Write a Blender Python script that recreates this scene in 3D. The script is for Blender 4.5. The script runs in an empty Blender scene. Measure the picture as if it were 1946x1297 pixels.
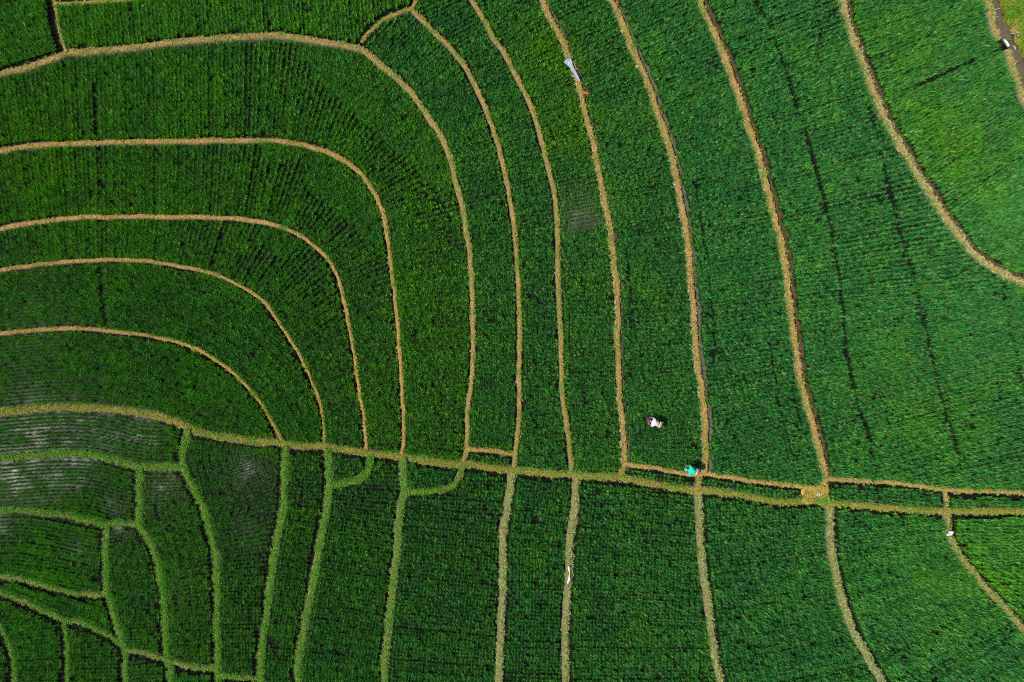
import bpy, bmesh, math, random
import numpy as np
from mathutils import Vector, Matrix, Euler

random.seed(7); RNG = np.random.default_rng(11)
SC = bpy.context.scene
COL = SC.collection

# ------------------------------------------------------------------ camera
F_PX = 1315.0            # focal length of the lens in pixels of a 1946 px wide frame
CX, CY = 973.0, 648.5
CAM_Z = 42.8             # metres above the highest paddies
cam_d = bpy.data.cameras.new("camera"); cam_d.sensor_width = 36.0
cam_d.lens = F_PX / 1946.0 * 36.0
cam_d.clip_start = 0.5; cam_d.clip_end = 20000.0
cam = bpy.data.objects.new("camera", cam_d); COL.objects.link(cam)
cam.location = (0, 0, CAM_Z); cam.rotation_euler = (0, 0, 0)
SC.camera = cam

# ------------------------------------------------------------------ sky, sun, exposure
SUN_AZ = math.atan2(-0.25, -1.0)          # the sun stands to the left of the picture, a little towards its foot
SUN_EL = math.radians(51.0)
sun_vec = Vector((math.cos(SUN_AZ) * math.cos(SUN_EL), math.sin(SUN_AZ) * math.cos(SUN_EL), math.sin(SUN_EL)))
W = bpy.data.worlds.new("World"); SC.world = W; W.use_nodes = True
wn = W.node_tree.nodes; wl = W.node_tree.links
sky = wn.new("ShaderNodeTexSky"); sky.sky_type = 'NISHITA'; sky.sun_disc = False
sky.sun_elevation = SUN_EL; sky.sun_rotation = math.atan2(sun_vec.x, sun_vec.y)
wl.new(sky.outputs[0], wn["Background"].inputs[0]); wn["Background"].inputs[1].default_value = 0.08
sd_ = bpy.data.lights.new("sun", 'SUN'); sd_.energy = 4.6; sd_.angle = math.radians(0.5); sd_.color = (1.0, 0.95, 0.86)
sun = bpy.data.objects.new("sun", sd_); COL.objects.link(sun)
sun.rotation_euler = (-sun_vec).to_track_quat('-Z', 'Y').to_euler(); sun.location = (-30, -8, 40)
SC.view_settings.view_transform = 'Standard'; SC.view_settings.look = 'None'
SC.view_settings.gamma = 1.0; SC.view_settings.exposure = 0.30
SC.view_settings.use_curve_mapping = False
SC.cycles.max_bounces = 6; SC.cycles.diffuse_bounces = 3; SC.cycles.transmission_bounces = 3
SC.cycles.glossy_bounces = 2; SC.cycles.transparent_max_bounces = 4
SC.cycles.sample_clamp_indirect = 4.0
SC.cycles.use_denoising = False          # the grain of the leaves must stay
SC.cycles.pixel_filter_type = 'BLACKMAN_HARRIS'; SC.cycles.filter_width = 1.0

def world_at(u, v, z):
    """the point of the land that lies u metres-ish east / v south of the map origin, at height z"""
    k = (CAM_Z - z) / F_PX
    return (u - CX) * k, -(v - CY) * k

# ------------------------------------------------------------------ tags
def tag(o, label=None, cat=None, group=None, kind=None):
    if label: o["label"] = label
    if cat: o["category"] = cat
    if group: o["group"] = group
    if kind: o["kind"] = kind
    return o

def link(name, me, mat=None, parent=None):
    o = bpy.data.objects.new(name, me); COL.objects.link(o)
    if mat is not None and not me.materials: me.materials.append(mat)
    if parent is not None: o.parent = parent
    return o

# ------------------------------------------------------------------ materials
def new_mat(name):
    m = bpy.data.materials.new(name); m.use_nodes = True
    nt = m.node_tree; nt.nodes.clear()
    out = nt.nodes.new("ShaderNodeOutputMaterial")
    return m, nt, out

def N(nt, typ, **kw):
    n = nt.nodes.new(typ)
    for k, v in kw.items():
        if k.startswith("i_"): n.inputs[k[2:].replace("_", " ")].default_value = v
        else: setattr(n, k, v)
    return n

def ramp(nt, fac, stops):
    r = nt.nodes.new("ShaderNodeValToRGB"); e = r.color_ramp.elements
    while len(e) < len(stops): e.new(0.5)
    for el, (p, c) in zip(e, stops): el.position = p; el.color = (*c, 1)
    nt.links.new(fac, r.inputs[0]); return r.outputs[0]

def mixc(nt, fac, a, b, mode='MIX'):
    m = nt.nodes.new("ShaderNodeMix"); m.data_type = 'RGBA'; m.blend_type = mode
    for sock, val in ((m.inputs[0], fac), (m.inputs[6], a), (m.inputs[7], b)):
        if hasattr(val, "is_linked") or hasattr(val, "links"): nt.links.new(val, sock)
        elif isinstance(val, (int, float)): sock.default_value = val
        else: sock.default_value = (*val, 1)
    return m.outputs[2]

def attr(nt, name, inst=False):
    a = nt.nodes.new("ShaderNodeAttribute"); a.attribute_name = name
    a.attribute_type = 'INSTANCER' if inst else 'GEOMETRY'
    return a.outputs["Fac"]

def noise(nt, scale, detail=3, rough=0.55):
    g = nt.nodes.new("ShaderNodeNewGeometry")
    n = nt.nodes.new("ShaderNodeTexNoise"); n.inputs["Scale"].default_value = scale
    n.inputs["Detail"].default_value = detail; n.inputs["Roughness"].default_value = rough
    nt.links.new(g.outputs["Position"], n.inputs["Vector"]); return n.outputs["Fac"]

def leaf_shader(nt, out, col, col_t, trans, rough, spec):
    p = nt.nodes.new("ShaderNodeBsdfPrincipled")
    if isinstance(rough, (int, float)): p.inputs["Roughness"].default_value = rough
    else: nt.links.new(rough, p.inputs["Roughness"])
    p.inputs["Specular IOR Level"].default_value = spec
    nt.links.new(col, p.inputs["Base Color"])
    t = nt.nodes.new("ShaderNodeBsdfTranslucent"); nt.links.new(col_t, t.inputs["Color"])
    mx = nt.nodes.new("ShaderNodeMixShader"); mx.inputs[0].default_value = trans
    nt.links.new(p.outputs[0], mx.inputs[1]); nt.links.new(t.outputs[0], mx.inputs[2])
    nt.links.new(mx.outputs[0], out.inputs[0])

def rice_material():
    """each plant has its own yellowness, vigour and waxiness, with some sunlight painted into the colour; each leaf its own place on the ramp"""
    m, nt, out = new_mat("rice_leaf")
    t = attr(nt, "tint", True); bl = attr(nt, "blade"); tone_sun = attr(nt, "leaf_tone_sun", True); sh = attr(nt, "shine", True)
    deep = ramp(nt, bl, [(0.0, (0.007, 0.095, 0.020)), (0.5, (0.022, 0.195, 0.042)), (0.9, (0.070, 0.340, 0.080)), (0.97, (0.26, 0.28, 0.08))])
    yell = ramp(nt, bl, [(0.0, (0.020, 0.145, 0.002)), (0.5, (0.062, 0.280, 0.006)), (0.9, (0.170, 0.430, 0.012)), (0.97, (0.36, 0.36, 0.06))])
    c = mixc(nt, t, deep, yell)
    v2 = nt.nodes.new("ShaderNodeHueSaturation"); nt.links.new(tone_sun, v2.inputs["Value"]); nt.links.new(c, v2.inputs["Color"]); c = v2.outputs[0]
    ct = mixc(nt, 0.5, c, (0.06, 0.32, 0.006))
    r = N(nt, "ShaderNodeMapRange", i_To_Min=0.42, i_To_Max=0.11); nt.links.new(sh, r.inputs["Value"])
    leaf_shader(nt, out, c, ct, 0.30, r.outputs[0], 0.40)
    return m

def cover_material():
    """low weeds and dry straw on the bunds: the instance says how green it is and how pale"""
    m, nt, out = new_mat("bund_cover")
    g = attr(nt, "gmix", True); bl = attr(nt, "blade"); pale = attr(nt, "pale", True)
    straw = ramp(nt, bl, [(0.0, (0.27, 0.14, 0.012)), (0.35, (0.60, 0.36, 0.055)), (0.75, (0.86, 0.58, 0.14)), (1.0, (0.94, 0.78, 0.36))])
    olive = ramp(nt, bl, [(0.0, (0.09, 0.085, 0.006)), (0.4, (0.28, 0.26, 0.015)), (1.0, (0.66, 0.58, 0.08))])
    green = ramp(nt, bl, [(0.0, (0.016, 0.115, 0.002)), (0.45, (0.050, 0.250, 0.004)), (1.0, (0.180, 0.500, 0.020))])
    f1 = N(nt, "ShaderNodeMapRange", i_From_Min=0.0, i_From_Max=0.5); nt.links.new(g, f1.inputs["Value"])
    f2 = N(nt, "ShaderNodeMapRange", i_From_Min=0.5, i_From_Max=1.0); nt.links.new(g, f2.inputs["Value"])
    c = mixc(nt, f2.outputs[0], mixc(nt, f1.outputs[0], straw, olive), green)
    wht = ramp(nt, bl, [(0.0, (0.25, 0.29, 0.09)), (1.0, (0.74, 0.74, 0.45))])
    c = mixc(nt, pale, c, wht)
    leaf_shader(nt, out, c, c, 0.22, 0.6, 0.25)
    return m

def bund_material():
    m, nt, out = new_mat("bund_soil")
    n1 = noise(nt, 9.0, 4); n2 = noise(nt, 0.7, 3); n3 = noise(nt, 45.0, 2)
    dry = ramp(nt, n1, [(0.3, (0.17, 0.105, 0.035)), (0.5, (0.34, 0.20, 0.065)), (0.7, (0.50, 0.33, 0.14))])
    mud = ramp(nt, n3, [(0.3, (0.085, 0.07, 0.05)), (0.7, (0.24, 0.21, 0.165))])
    moss = ramp(nt, n1, [(0.3, (0.04, 0.085, 0.008)), (0.7, (0.13, 0.20, 0.018))])
    wall = attr(nt, "wall"); g = attr(nt, "gmix")
    c = mixc(nt, g, dry, moss); c = mixc(nt, wall, c, mud)
    p = nt.nodes.new("ShaderNodeBsdfPrincipled"); nt.links.new(c, p.inputs["Base Color"])
    p.inputs["Roughness"].default_value = 0.9; p.inputs["Specular IOR Level"].default_value = 0.2
    b = nt.nodes.new("ShaderNodeBump"); b.inputs["Strength"].default_value = 0.8; b.inputs["Distance"].default_value = 0.04
    nt.links.new(n3, b.inputs["Height"]); nt.links.new(b.outputs[0], p.inputs["Normal"])
    nt.links.new(p.outputs[0], out.inputs[0]); return m

def ground_material():
    m, nt, out = new_mat("paddy_mud")
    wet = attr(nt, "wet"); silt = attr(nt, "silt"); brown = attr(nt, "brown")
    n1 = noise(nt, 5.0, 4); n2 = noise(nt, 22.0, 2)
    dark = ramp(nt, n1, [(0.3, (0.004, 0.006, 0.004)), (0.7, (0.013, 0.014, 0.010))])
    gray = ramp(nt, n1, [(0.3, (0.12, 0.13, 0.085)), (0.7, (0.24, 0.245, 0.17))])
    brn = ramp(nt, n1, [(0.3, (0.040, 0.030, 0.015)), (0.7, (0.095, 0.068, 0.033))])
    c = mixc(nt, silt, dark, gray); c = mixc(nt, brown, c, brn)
    r = N(nt, "ShaderNodeMapRange", i_To_Min=0.85, i_To_Max=0.13); nt.links.new(wet, r.inputs["Value"])
    p = nt.nodes.new("ShaderNodeBsdfPrincipled"); nt.links.new(c, p.inputs["Base Color"])
    nt.links.new(r.outputs[0], p.inputs["Roughness"])
    sl = N(nt, "ShaderNodeMapRange", i_To_Min=0.02, i_To_Max=0.36); nt.links.new(wet, sl.inputs["Value"]); nt.links.new(sl.outputs[0], p.inputs["Specular IOR Level"])
    b = nt.nodes.new("ShaderNodeBump"); b.inputs["Strength"].default_value = 0.35; b.inputs["Distance"].default_value = 0.03
    nt.links.new(n2, b.inputs["Height"]); nt.links.new(b.outputs[0], p.inputs["Normal"])
    nt.links.new(p.outputs[0], out.inputs[0]); return m

def plain(name, col, rough=0.7, var=0.15, scale=20.0, spec=0.3, bump=0.0, trans=0.0):
    m, nt, out = new_mat(name)
    n = noise(nt, scale, 3)
    c = ramp(nt, n, [(0.3, tuple(x * (1 - var) for x in col)), (0.7, tuple(min(1, x * (1 + var)) for x in col))])
    p = nt.nodes.new("ShaderNodeBsdfPrincipled"); nt.links.new(c, p.inputs["Base Color"])
    p.inputs["Roughness"].default_value = rough; p.inputs["Specular IOR Level"].default_value = spec
    if bump:
        b = nt.nodes.new("ShaderNodeBump"); b.inputs["Strength"].default_value = bump; b.inputs["Distance"].default_value = 0.02
        nt.links.new(n, b.inputs["Height"]); nt.links.new(b.outputs[0], p.inputs["Normal"])
    nt.links.new(p.outputs[0], out.inputs[0]); return m

def water_material():
    m, nt, out = new_mat("ditch_water")
    n = noise(nt, 3.0, 3)
    c = ramp(nt, n, [(0.3, (0.085, 0.062, 0.045)), (0.7, (0.135, 0.10, 0.075))])
    p = nt.nodes.new("ShaderNodeBsdfPrincipled"); nt.links.new(c, p.inputs["Base Color"])
    p.inputs["Roughness"].default_value = 0.12; p.inputs["Specular IOR Level"].default_value = 0.5
    n2 = noise(nt, 12.0, 2)
    b = nt.nodes.new("ShaderNodeBump"); b.inputs["Strength"].default_value = 0.15; b.inputs["Distance"].default_value = 0.02
    nt.links.new(n2, b.inputs["Height"]); nt.links.new(b.outputs[0], p.inputs["Normal"])
    nt.links.new(p.outputs[0], out.inputs[0]); return m

M_RICE = rice_material(); M_COVER = cover_material(); M_BUND = bund_material()
M_GROUND = ground_material(); M_WATER = water_material()
# ------------------------------------------------------------------ survey of the terraces (map units: 30 to the metre)
# key: (label, half width start, half width end, bare gap on the lower side, bare gap on the upper side,
#       greenness, paleness, kind of furrow on the upper side, straw fringe, points)
BU = {}
def bund(key, label, hw, gaps, gmix, pale, pts, furrow=None, fringe=0.0, group=None, cat="earth bund"):
    if isinstance(hw, (int, float)): hw = (hw, hw)
    if gmix < .55: hw = (hw[0] * .9, hw[1] * .9); gaps = (gaps[0], gaps[1] - 1.5)
    BU[key] = dict(label=label, hw=hw, gaps=gaps, gmix=gmix, pale=pale, pts=np.array(pts, float), furrow=furrow,
                   fringe=fringe, group=group, cat=cat)
UP = "long bunds of the upper terraces"; LO = "grassy bunds of the lower paddies"
bund("B1", "short narrow tan bund along the dark gap of the small top left paddy", 4.5, (9, 2), .35, .15,
     [(101,-30),(103,0),(106,20),(113,55),(121,85),(126,99)], group=UP)
bund("B2", "yellow straw bund that leaves the picture along the top left edge", 5.5, (2, 2), .3, .1,
     [(101,7),(125,8),(150,6),(190,3),(235,-1),(300,-6)], group=UP)
bund("B3", "widest straw bund, outermost of the nested arcs bending from the left edge", (9.6, 5.3), (2.5, 2), .36, .25,
     [(0,142),(30,134),(60,126),(90,115),(126,102),(150,99),(197,96),(262,90),(328,81),(393,75),(450,70),(500,68),(546,69),(598,77),(637,84),(677,91),(698,102),
      (729,128),(763,157),(795,194),(821,233),(842,267),(855,301),(864,340),(871,362),(880,399),(886,438),(892,477),(896,530),(898,582),(899,660),(898,692),(894,740),(889,776),(888,803),(888,829),(886,858),(881,877)], group=UP)
bund("B4", "short curved bund closing the top end of the terrace inside the widest arc", 5, (4, 5), .4, .1,
     [(687,82),(696,68),(708,56),(729,38),(755,26),(781,18),(789,4),(800,-30)], group=UP)
bund("B5", "slim straw bund starting at the top fork with the short curved bund", (5.5, 5.5), (5, 2), .38, .1,
     [(784,20),(802,37),(826,62),(855,89),(881,121),(902,160),(920,199),(936,241),(949,283),(960,328),(966,354),(973,399),(978,435),(982,477),(985,530),(987.5,582),(988,640),(987,692),(987,745),(987,787),(983.6,829),(979.7,858),(977,888)], group=UP)
bund("B6", "yellow green straw bund with a pale silt patch beside the grey muddy rice rows", 5.5, (5, 2), .42, .12,
     [(886,-30),(898,0),(915,29),(936,68),(960,103),(978,139),(997,176),(1011,207),(1023,241),(1032,275),(1042,318),(1052,359),(1057,396),(1059.6,435),(1060.2,477),(1060.6,517),(1062,556),(1065,608),(1067.3,650),(1067.5,692),(1069,745),(1073,784),(1079,818),(1083,850),(1085,881),(1086,899)], group=UP)
bund("B7", "straw bund that carries the folded grey white plastic sheet", 5.8, (5, 2), .3, .05,
     [(1016,-30),(1031,0),(1046.5,34),(1062,63),(1075,89),(1088,123),(1099,155),(1107,189),(1115,223),(1125,257),(1133,294),(1140,332),(1147,367),(1155,406),(1162,443),(1166,482),(1170,517),(1173.7,556),(1175,595),(1175,650),(1176,705),(1177.6,745),(1181.5,784),(1185.5,823.5),(1187,863),(1187,884),(1181,902)],
     furrow=("silt", 1.2), fringe=.5, group=UP)
bund("B8", "orange straw bund with a grey silt furrow, ending beside the person in green", 6.3, (5, 2), .22, .05,
     [(1150,-30),(1163,0),(1177.6,29),(1191,63),(1204,92),(1218,123),(1230,152),(1242,183.5),(1252,218),(1261.5,246),(1273,278),(1284,328),(1292,364.6),(1298,404),(1305,443),(1310,477),(1312.6,517),(1316.6,556),(1319,595),(1322,650),(1327,692),(1333.6,740),(1339,781.6),(1341.5,823.5),(1342,857.6),(1341.5,884),(1340,898)],
     furrow=("silt", 3.6), fringe=.9, group=UP)
bund("B9", "straw bund with a brown furrow, ending at the bare square of soil", 6.8, (4, 2), .17, .12,
     [(1317,-30),(1330,0),(1343,29),(1358.5,63),(1373,97),(1387,131),(1400.5,170),(1413.6,210),(1429,254),(1445,303),(1453,336),(1464,380),(1475,420),(1485,456),(1493,498),(1497,543),(1502,582),(1511,650),(1518,698),(1527,740),(1538,781.6),(1551,829),(1561,868),(1569,902),(1572,915)],
     furrow=("brown", 4), fringe=.9, group=UP)
bund("B10", "broad pale bund sweeping from the top to the right edge, rightmost of the long bunds", 7.8, (3, 2), .28, .62,
     [(1596,-30),(1603,0),(1608.6,26),(1616,55),(1627,84),(1637,113),(1649,144),(1661,173),(1674,202),(1687,233),(1704,262),(1721,291),(1738,322),(1758,351),(1784,391),(1805,422),(1823.6,451),(1847,477),(1876,501),(1905,519),(1946,537.6),(1985,556)],
     furrow=("brown", 3), fringe=.6, group=UP)
bund("B11", "grassy canal bank above the white plank in the top right corner", (8, 8.5), (10, 0), .42, .3,
     [(1872,-30),(1878,3),(1885,29),(1889,51),(1895,66),(1899,76)], cat="canal bank", group="banks of the canal")
bund("B11b", "grassy canal bank below the white plank at the right edge", (8, 8.5), (10, 0), .42, .3,
     [(1914,94),(1917,102.6),(1923,120),(1930.5,144),(1939,168.5),(1946,184),(1962,215)], cat="canal bank", group="banks of the canal")
bund("B12", "long yellow green cross bund running from the left edge to the right", (8.5, 6.0), (4, 2), .62, .05,
     [(0,784),(65.5,777),(131,774.5),(210,778),(262,784.5),(301.5,792),(328,800),(356.6,811),(380,821),(419.5,829.5),(459,835),(500,840.5),(532,842),(543,846),(585,848),(616,848.5),(650,854),(690,859),(705.5,862),(742,866.5),(763,868),(795,873),(834,880),(873,884),(889,883),(926,888),(970,893),(1012,896),(1046.5,901),(1086,902),(1117,905),(1143.5,906),(1175,907.5),(1212,914),(1243,920.6),(1275,926),(1309,931),(1327,932),(1366,935),(1406,941),(1446,949),(1472,954),(1498,954.6),(1530,952),(1551,952),(1572,957),(1616,958.6),(1669,964),(1721,968),(1774,971.7),(1813,971.7),(1865.5,971.7),(1946,972)], group=UP)
bund("B13", "orange straw bund under the person in green, ending at the bare square of soil", 5.8, (4, 2), .15, .05,
     [(1186,882),(1222,887),(1261.5,893),(1298,899),(1325,902),(1343,901),(1366,905),(1406,911),(1450,917),(1485,921),(1524.7,926),(1551,926),(1569,915)], group=UP)
bund("B13b", "tan straw bund running from the bare square of soil to the right edge", 5.8, (5, 1), .2, .15,
     [(1572,911),(1603,912.7),(1656,915),(1708,919),(1761,926),(1795,931),(1839,933.7),(1892,935),(1946,936.5)], group=UP)
bund("B14", "short brown bund beside the bare square of soil", 4.5, (1, 1), .35, .05, [(1570,915),(1571,935),(1573,957)], group="short bunds tying the long ones")
bund("B15", "short brown bund crossing the strip paddy near the right edge", 4.0, (3, 1), .2, .2, [(1797,932),(1798.6,950),(1799,971)], group="short bunds tying the long ones")
bund("B8b", "short yellow bund crossing the narrow strip paddy below the person in green", 6, (1, 1), .45, .05, [(1332,903),(1328,915),(1327,932)], group="short bunds tying the long ones")
bund("B5b", "short orange bund closing the tiny paddy above the cross bund", 5.5, (3, 2), .18, .0, [(889,854),(926,856.5),(957,861),(979,863)], group="short bunds tying the long ones")
bund("B16", "second widest straw arc, next inside the widest bund", (7.6, 4.8), (2.5, 2), .2, .05,
     [(0,287),(26,282),(65.5,276.6),(131,274),(210,270),(314.6,269),(419.5,267.5),(500,267.5),(532,268),(572,275),(611,284.5),(640,297),(664,311),(680,325),(695,343),(711,368),(724,396),(732,425),(738,461.6),(742,490),(746,530),(751,569),(755,608),(758.5,655),(762,705.5),(764.5,750),(767,787),(768,818),(767,842),(763,864)], group=UP)
bund("B17", "third nested straw arc counted from the widest, the tan one", (7.2, 4.2), (2.5, 2), .08, .05,
     [(0,435),(39,427.5),(92,419.6),(157,413),(236,412.5),(314.6,412.5),(393,413.5),(459,416.5),(500,422.5),(519,427),(553,439.5),(580,455),(606,475),(627,498),(640,524.5),(648,551),(656,582),(663.5,619),(669,655),(674,682),(679,718.7),(684.5,755),(691,789.5),(695,823.5),(696,858)], group=UP)
bund("B18", "fourth nested straw arc, second smallest of the five", (6.0, 3.9), (2.5, 2), .15, .05,
     [(0,514),(39,507.5),(92,501),(157,495.7),(223,494),(275,496.5),(328,503.5),(380,514),(419.5,526),(451,540.5),(480,558),(503.6,577),(522,600.5),(540,627),(553,648),(564,665),(577,690),(587.5,713),(598,739.6),(608.5,768.5),(614,797),(616,823.5),(616.5,847)], group=UP)
bund("B19", "smallest and innermost of the nested straw arcs", (6.5, 4.3), (2.5, 2), .25, .05,
     [(0,634.6),(52,629),(105,625.5),(157,625.5),(223,630.7),(275,637),(328,647.5),(364,659),(393,674),(425,695),(451,716),(474.6,740),(488,754),(501,774),(514,797),(524.6,818),(535,838),(541.6,848)], group=UP)
# lower paddies
bund("L1", "bright green bund between the two paddies of white glinting water at the left edge", 7, (3, 2), 0.99, .08,
     [(0,871),(52,867),(105,863),(157,863),(197,868),(236,880),(262,886.5),(301.5,888),(343,888)], group=LO)
bund("L2", "green winding bund, leftmost of those starting on the long cross bund", 7, (4, 2), 1.00, .05,
     [(358,815),(351,844.5),(346,868),(349,889),(362,918),(375,941.5),(387,964),(396,996),(405,1035.7),(411.6,1067),(413,1114),(413,1167),(414,1219),(414,1261),(417,1300)], group=LO)
bund("L3", "green bund winding down from the middle of the glinting paddies to the bottom edge", 7, (4, 2), 1.00, .05,
     [(265,889),(265,928),(266,962),(264,991),(270,1007),(283,1028),(293.6,1051),(301.5,1083),(308,1119.6),(312,1156),(314.6,1193),(316,1235),(320,1253),(324,1271.6),(325,1300)], group=LO)
bund("L4", "bright green bund under the lower glinting paddy at the left edge", 6, (3, 2), 0.99, .08,
     [(0,969.5),(39,969),(79,973),(118,979),(157,987),(189,995),(223,996),(263,995)], group=LO)
bund("L5", "green bund descending left of the tall narrow paddy at the lower left", 6.3, (4, 2), 1.00, .08,
     [(203,997),(200.6,1035.7),(201,1075),(203,1114),(207,1135),(215,1161.5),(223,1188),(231,1214),(237,1235),(238.6,1258.5),(240,1300)], group=LO)
bund("L6", "thin olive bund with a dark lower side, upper of two sloping at the lower left", 4.8, (5, 2), 0.84, .15,
     [(0,1097),(31.5,1098.6),(65.5,1108),(105,1119.6),(144,1129),(178,1130),(204,1129)], group=LO)
bund("L7", "thin olive bund sloping down to the right, lower of two at the lower left", 5, (5, 2), 0.94, .08,
     [(0,1125),(39,1140.5),(79,1159),(118,1176),(157,1184),(183.5,1195.6),(210,1210),(232,1225)], group=LO)
bund("L8", "short green bund dropping from the sloping olive bund to the bottom edge", 4.2, (6, 2), 0.99, .05,
     [(122,1179),(126,1206),(128.5,1245),(128.5,1300)], group=LO)
bund("L9", "curved green bund in the bottom left corner", 4.2, (7, 2), 0.99, .05,
     [(-12,1170),(0,1188),(10.5,1209),(21,1232),(27.5,1258.5),(29,1300)], group=LO)
bund("L10", "short olive bund over the small square paddy at the bottom left", 4.6, (6, 2), .8, .15, [(238,1235.5),(275,1241.5),(319,1254)], group=LO)
bund("L11", "short green bund over the bottom edge paddy between two winding bunds", 5.4, (6, 2), .85, .15, [(321,1258),(367,1268),(413,1270)], group=LO)
bund("L12", "short green bund almost cut off by the bottom edge", 5, (5, 2), .9, .1, [(415,1282),(446,1286),(496,1291)], group=LO)
bund("L13", "broad green bund starting under the foot of the smallest straw arc", (7.5, 7), (5, 2), 1.00, .06,
     [(543,849),(541.6,889),(540,928),(538.5,965),(530,1009),(522,1056.6),(514,1104),(509,1153.6),(502,1198),(497,1240),(496,1271.6),(497,1300)], group=LO)
bund("L14", "broad green bund below the second smallest straw arc, meeting a hooked bund", 7.8, (5, 2), 1.00, .1,
     [(622,853),(625.5,889),(627,917),(623,949),(620,973),(614,1004),(606,1043.5),(599,1083),(593,1119.6),(585,1156),(578,1198),(572,1235),(565,1271.6),(568,1300)], group=LO)
bund("L15", "hooked bright green bund below the third straw arc, left of two hooks", 7, (2, 3), 0.99, .03,
     [(627,920),(637,920.5),(658,918),(679,913),(695,902),(701.5,889),(705,866)], group="hooked bunds under the cross bund")
bund("L16", "broad green bund below the second widest straw arc, between the two hooked bunds", 7.6, (4, 2), 0.91, .12,
     [(765,870),(766,902),(767,933.7),(762,956),(760,975),(756.6,1009),(754,1049),(750,1088),(746,1127),(741,1167),(735.6,1219),(732,1258.5),(730,1300)], group=LO)
bund("L17", "hooked yellow green bund below the widest straw arc, right of two hooks", 5.5, (2, 3), 0.91, .05,
     [(767,936),(789,936),(821,933.7),(852,928),(868,915),(876,898),(880,883)], group="hooked bunds under the cross bund")
bund("L18", "pale olive bund below the tiny paddy, left of the white cloth strip", 7.2, (4, 2), .68, .52,
     [(975,894),(970,923),(965,957),(962,978),(957,1000),(955,1035.7),(955,1083),(956,1119.6),(953,1167),(951,1219),(949,1271.6),(948,1300)], group=LO)
bund("L19", "pale olive bund that carries the twisted white cloth strip", 6.8, (4, 2), .68, .52,
     [(1096,905),(1093.7,941.5),(1092,970),(1088.5,990),(1083,1025),(1082,1062),(1080.6,1101),(1078,1140.5),(1075,1180),(1074,1219),(1074,1258.5),(1075,1300)], group=LO)
bund("L20", "pale olive bund with yellow weeds running down below the person in green", 6.6, (4, 2), .68, .52,
     [(1326,935),(1327,957),(1330,996),(1331,1035.7),(1333.6,1067),(1337.6,1093),(1343,1127),(1347,1161.5),(1350.7,1193),(1356,1224),(1361,1258.5),(1370,1300)], group=LO)
bund("L21", "pale olive bund curving down from the bare square of soil to the bottom edge", 7.0, (4, 2), .68, .52,
     [(1575,958),(1578,991),(1578,1030),(1582,1062),(1589,1093),(1595.5,1125),(1606,1159),(1616,1188),(1629.5,1216.6),(1645,1243),(1661,1269),(1679,1300)], group=LO)
bund("L22", "olive bund at the lower right with the crumpled white plastic on it", 6.3, (4, 2), .6, .3,
     [(1799,973),(1801,1001.6),(1806.5,1022.5),(1821,1049),(1839,1075),(1860,1101),(1886.5,1130),(1913,1159),(1934,1182.5),(1949,1201),(1975,1230)], group=LO)
CANAL = dict(pts=np.array([(1877,-30),(1887,0),(1894,22),(1904,50),(1910,66),(1919,84),(1932,103),(1938,124.5),(1944,146.5),(1955,180),(1970,215)], float),
             hw=np.array([7,7,7,8.5,9,4.5,5,5.5,6,6,6], float))

# paddies: key: (seed, step down, row guide, size of the plants, yellowness, label)
PD = {}
BRIGHT = dict(U0=.10, U1=.10, U2=.06, E1=.2, E2=.15, E3=.04, UT=.08, TL=.05, G4=.1, G5=.08)  # added leaf brightness; right-hand paddies get the anti-sun hot spot in their colour
def paddy(key, seed, lvl, guide, size, yel, label): PD[key] = dict(bright=BRIGHT.get(key, 0), rows="a" if key in ("G1","G2","G4","G6","U11","U10") else ("g" if key[0] in "EGD" else "x"), seed=seed, lvl=lvl, guide=guide, size=size, yel=yel, label=label)
paddy("U0", (1800,200), 0, "B10", 1.08, .22, "dense rice between the broad pale bund and the canal at the top right")
paddy("U1", (1600,400), 1, "B9", 1.05, .12, "rice of the widest terrace, crossed by thin dark tracks, at the right")
paddy("U2", (1440,600), 2, "B9", 1.0, .08, "rice between the grey furrow bund and the brown furrow bund")
paddy("U3", (1250,600), 3, "B8", .95, 0.20, "rice terrace in which the person in white stands")
paddy("U4", (1120,500), 4, "B7", .92, 0.34, "rice terrace with the grey muddy rows and a yellow top end")
paddy("U5", (1020,500), 5, "B6", .92, 0.24, "narrow rice terrace left of the bund with the pale silt patch")
paddy("U6", (930,600), 6, "B5", .92, 0.28, "rice terrace just right of the widest straw arc, closed at the top by a short bund")
paddy("UT", (400,40), 5.2, "B2", 0.95, 0.62, "rice strip along the top edge above the widest straw arc")
paddy("TL", (50,60), 5.8, "B1", 1.0, 0.5, "rice in the small corner paddy at the top left")
paddy("U7", (450,170), 7, "B16", 0.95, 0.58, "rice of the broad curved terrace inside the widest straw arc")
paddy("U8", (350,340), 8, "B17", 0.93, 0.58, "rice of the curved terrace between the second and third straw arcs")
paddy("U9", (300,460), 9, "B18", 0.92, 0.55, "rice of the thinnest curved terrace, inside the third straw arc")
paddy("U10", (200,560), 10, "B19", 0.92, 0.52, "rice of the curved terrace with a dark cut, outside the smallest arc")
paddy("U11", (200,710), 11, "B12", 0.92, 0.58, "rice between the smallest straw arc and the cross bund at the left edge")
paddy("D1", (1250,907), 3.6, "B13", .85, 0.23, "rice in the short strip left of the person in green")
paddy("D2", (1430,930), 3.1, "B13", .9, .12, "rice in the strip right of the person in green ending at the bare soil")
paddy("D3", (1680,942), 2.2, "B13b", .95, .08, "rice in the strip right of the bare square of soil")
paddy("D4", (1880,955), 1.9, "B13b", .95, .12, "rice in the strip end at the right edge beyond the short brown bund")
paddy("D5", (930,875), 6.4, "B5b", .85, 0.23, "rice in the tiny paddy under the short orange bund")
paddy("E1", (1900,1050), 2.6, "B12", 1.05, .28, "rice at the lower right corner beyond the bund with the crumpled plastic")
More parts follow.
